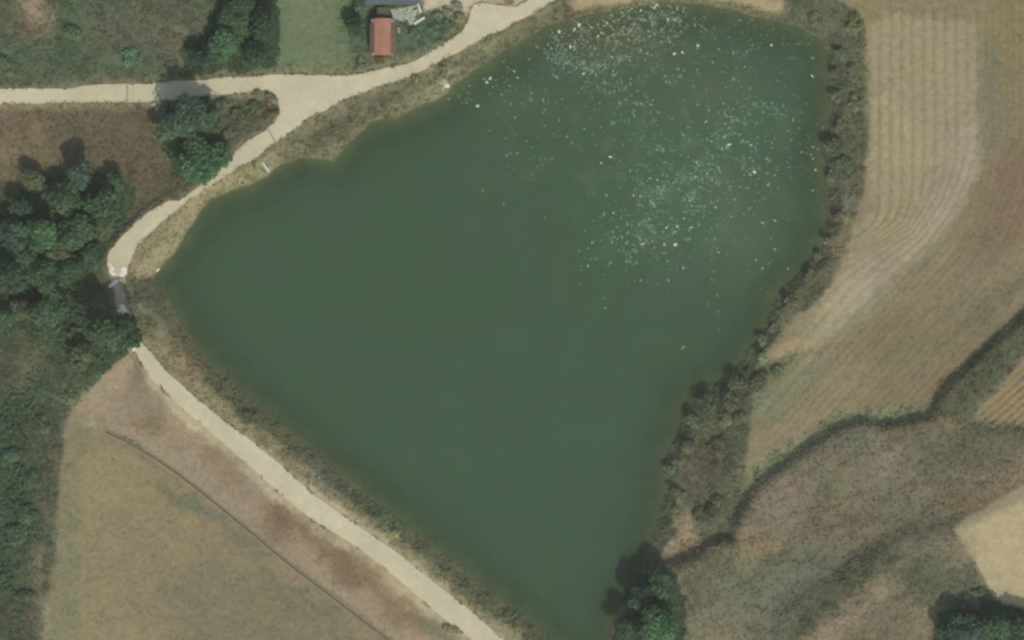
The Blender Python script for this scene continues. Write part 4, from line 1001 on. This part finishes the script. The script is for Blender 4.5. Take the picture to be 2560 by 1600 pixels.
# ------------------------------------------------------------------ fishing platforms on the north west shore
dm = plain_mat('bleached_boards', (212, 218, 196), .8, .85, 1.08, 4)
dm2 = plain_mat('mossy_boards', (138, 156, 126), .9, .8, 1.1, 4)
def jetty(p, q_, wd, mat, label, n):
    (x0, y0), (x1, y1) = W(*p), W(*q_); L = math.hypot(x1-x0, y1-y0); a = math.atan2(y1-y0, x1-x0)
    zj = max(gz(x0, y0), gz(x1, y1), .3)+.15; e = empty('jetty', ((x0+x1)/2, (y0+y1)/2, zj), a); tag(e, label, 'jetty', 'small plank jetties on the north west shore')
    for k in range(n):
        xa = -L/2+L*k/n
        MB().box(xa+.02, xa+L/n-.02, -wd/2+random.uniform(-.02, .02), wd/2+random.uniform(-.02, .02), .0, .05).build('plank', mat, e)
    for sx in (-1, 1):
        for sy in (-1, 1): MB().tube((sx*L*.42, sy*wd*.4, -2.4), (sx*L*.42, sy*wd*.4, -.004), .04, .04).build('post', BARK, e)
jetty((658,408), (674,430), .42, dm, 'bright white plank jetty reaching into the pond at the north west shore', 9)
jetty((672,412), (680,424), .50, plain_mat('grey_boards', (158, 162, 138), .8), 'short grey platform touching the right side of the white jetty', 6)
jetty((646,420), (668,440), .26, dm2, 'thin mossy plank jetty just left of the white one', 9)
jetty((693,386), (704,406), .26, plain_mat('dull_boards', (134, 134, 114), .9), 'dull weathered plank lying in the reeds right of the white jetty', 7)

# pale stones, and sun flecks on the shaded road modelled as concrete pieces
ST = plain_mat('pale_stone_and_sun_flecks', (222, 220, 198), .9, .75, 1.1, 2.5, bmp=.3)
def chunk(x, y, l, wd, h, rot, label, name='sun_fleck_or_stone', z=None, mat=ST, cat='concrete block', group='broken concrete pieces at the spillway corner'):
    n = 8; pts = []
    for k in range(n):
        a = 2*math.pi*k/n+random.uniform(-.25, .25)
        ex = max(-1, min(1, math.cos(a)*1.3)); ey = max(-1, min(1, math.sin(a)*1.3))
        pts.append((ex*l*.62*random.uniform(.8, 1), ey*wd*.6*random.uniform(.8, 1)))
    px_, py_ = W(x, y); zz = z if z is not None else max(gz(px_, py_), 2.27)-.03
    o = MB().poly(pts, -.35, h).build(name, mat, None, (px_, py_, zz), rot, .03); tag(o, label, cat, group); return o
for x, y, l, wd, rot, lab in (
 (281,667,1.5,.5,-.9,'upper left sun fleck built as a slab piece where the wide road ends above the shaded bend'),
 (283,682,1.5,.55,-.8,'second slanting sun fleck piece below the upper left one'),
 (286,709,1.7,.65,.75,'whitest slanting sun fleck block at the top edge of the road shadow'),
 (312,678,1.1,1.4,.2,'wide sun fleck piece on the right side of the road end'),
 (307,688,.9,.6,-.3,'small sun fleck piece between the two slanting ones and the right one'),
 (309,768,1.2,.9,-.9,'upper white sun fleck piece below the road shadow'),
 (318,785,1.5,.9,-1.1,'largest white sun fleck piece below the road shadow'),
 (303,776,1.0,.4,.2,'small white sun fleck left of the largest piece'),
 (327,797,1.3,.9,.6,'right hand white sun fleck piece below the road shadow'),
 (311,807,1.4,.35,.6,'lowest thin sun fleck strip below the road shadow'),
 (337,872,.9,.5,1.2,'small pale stone at the upper end of the dam road')):
    chunk(x, y, l, wd, random.uniform(.08, .16), rot, lab)
chunk(395,675,.8,.35,.35,.7,'small white stone marker at the lower edge of the grassy spillway bank','stone_marker',z=gz(*W(395,675)), cat='stone')
chunk(1110,203,.9,1.5,.2,.5,'pale flat stone slab on the north bank below the road','stone_slab',mat=plain_mat('grey_slab', (164, 160, 136), .9),z=gz(*W(1110,203)), cat='stone', group=None)
chunk(1117,215,.9,.7,.25,-.3,'small pale rock at the foot of the flat slab on the north bank','stone_slab',z=gz(*W(1117,215)), cat='stone', group=None)
for x, y, l, wd, rot, lab in ((395,243,1.5,.6,.9,'greyish white stone at the left end of the road shadow'),(397,268,1.3,.5,1.0,'second long pale stone below the west road'),(385,262,.8,.5,.3,'small pale stone at the left of the pair below the west road'),
                              (516,217,.8,.9,.4,'white stone where the west road leaves the shade'),(538,232,1.6,.3,-.5,'thin pale strip on the lower edge of the sunlit road'),(424,262,1.2,.5,-.2,'grey stone in the weeds right of the long pale stone')):
    chunk(x, y, l, wd, .14, rot, lab, 'stone', z=max(gz(*W(x, y)), 1.0)+(.12 if y > 255 else .12), cat='stone', group='pale stones beside the west road', mat=plain_mat('grey_stone', (168, 168, 148), .9, .75, 1.1, 3))
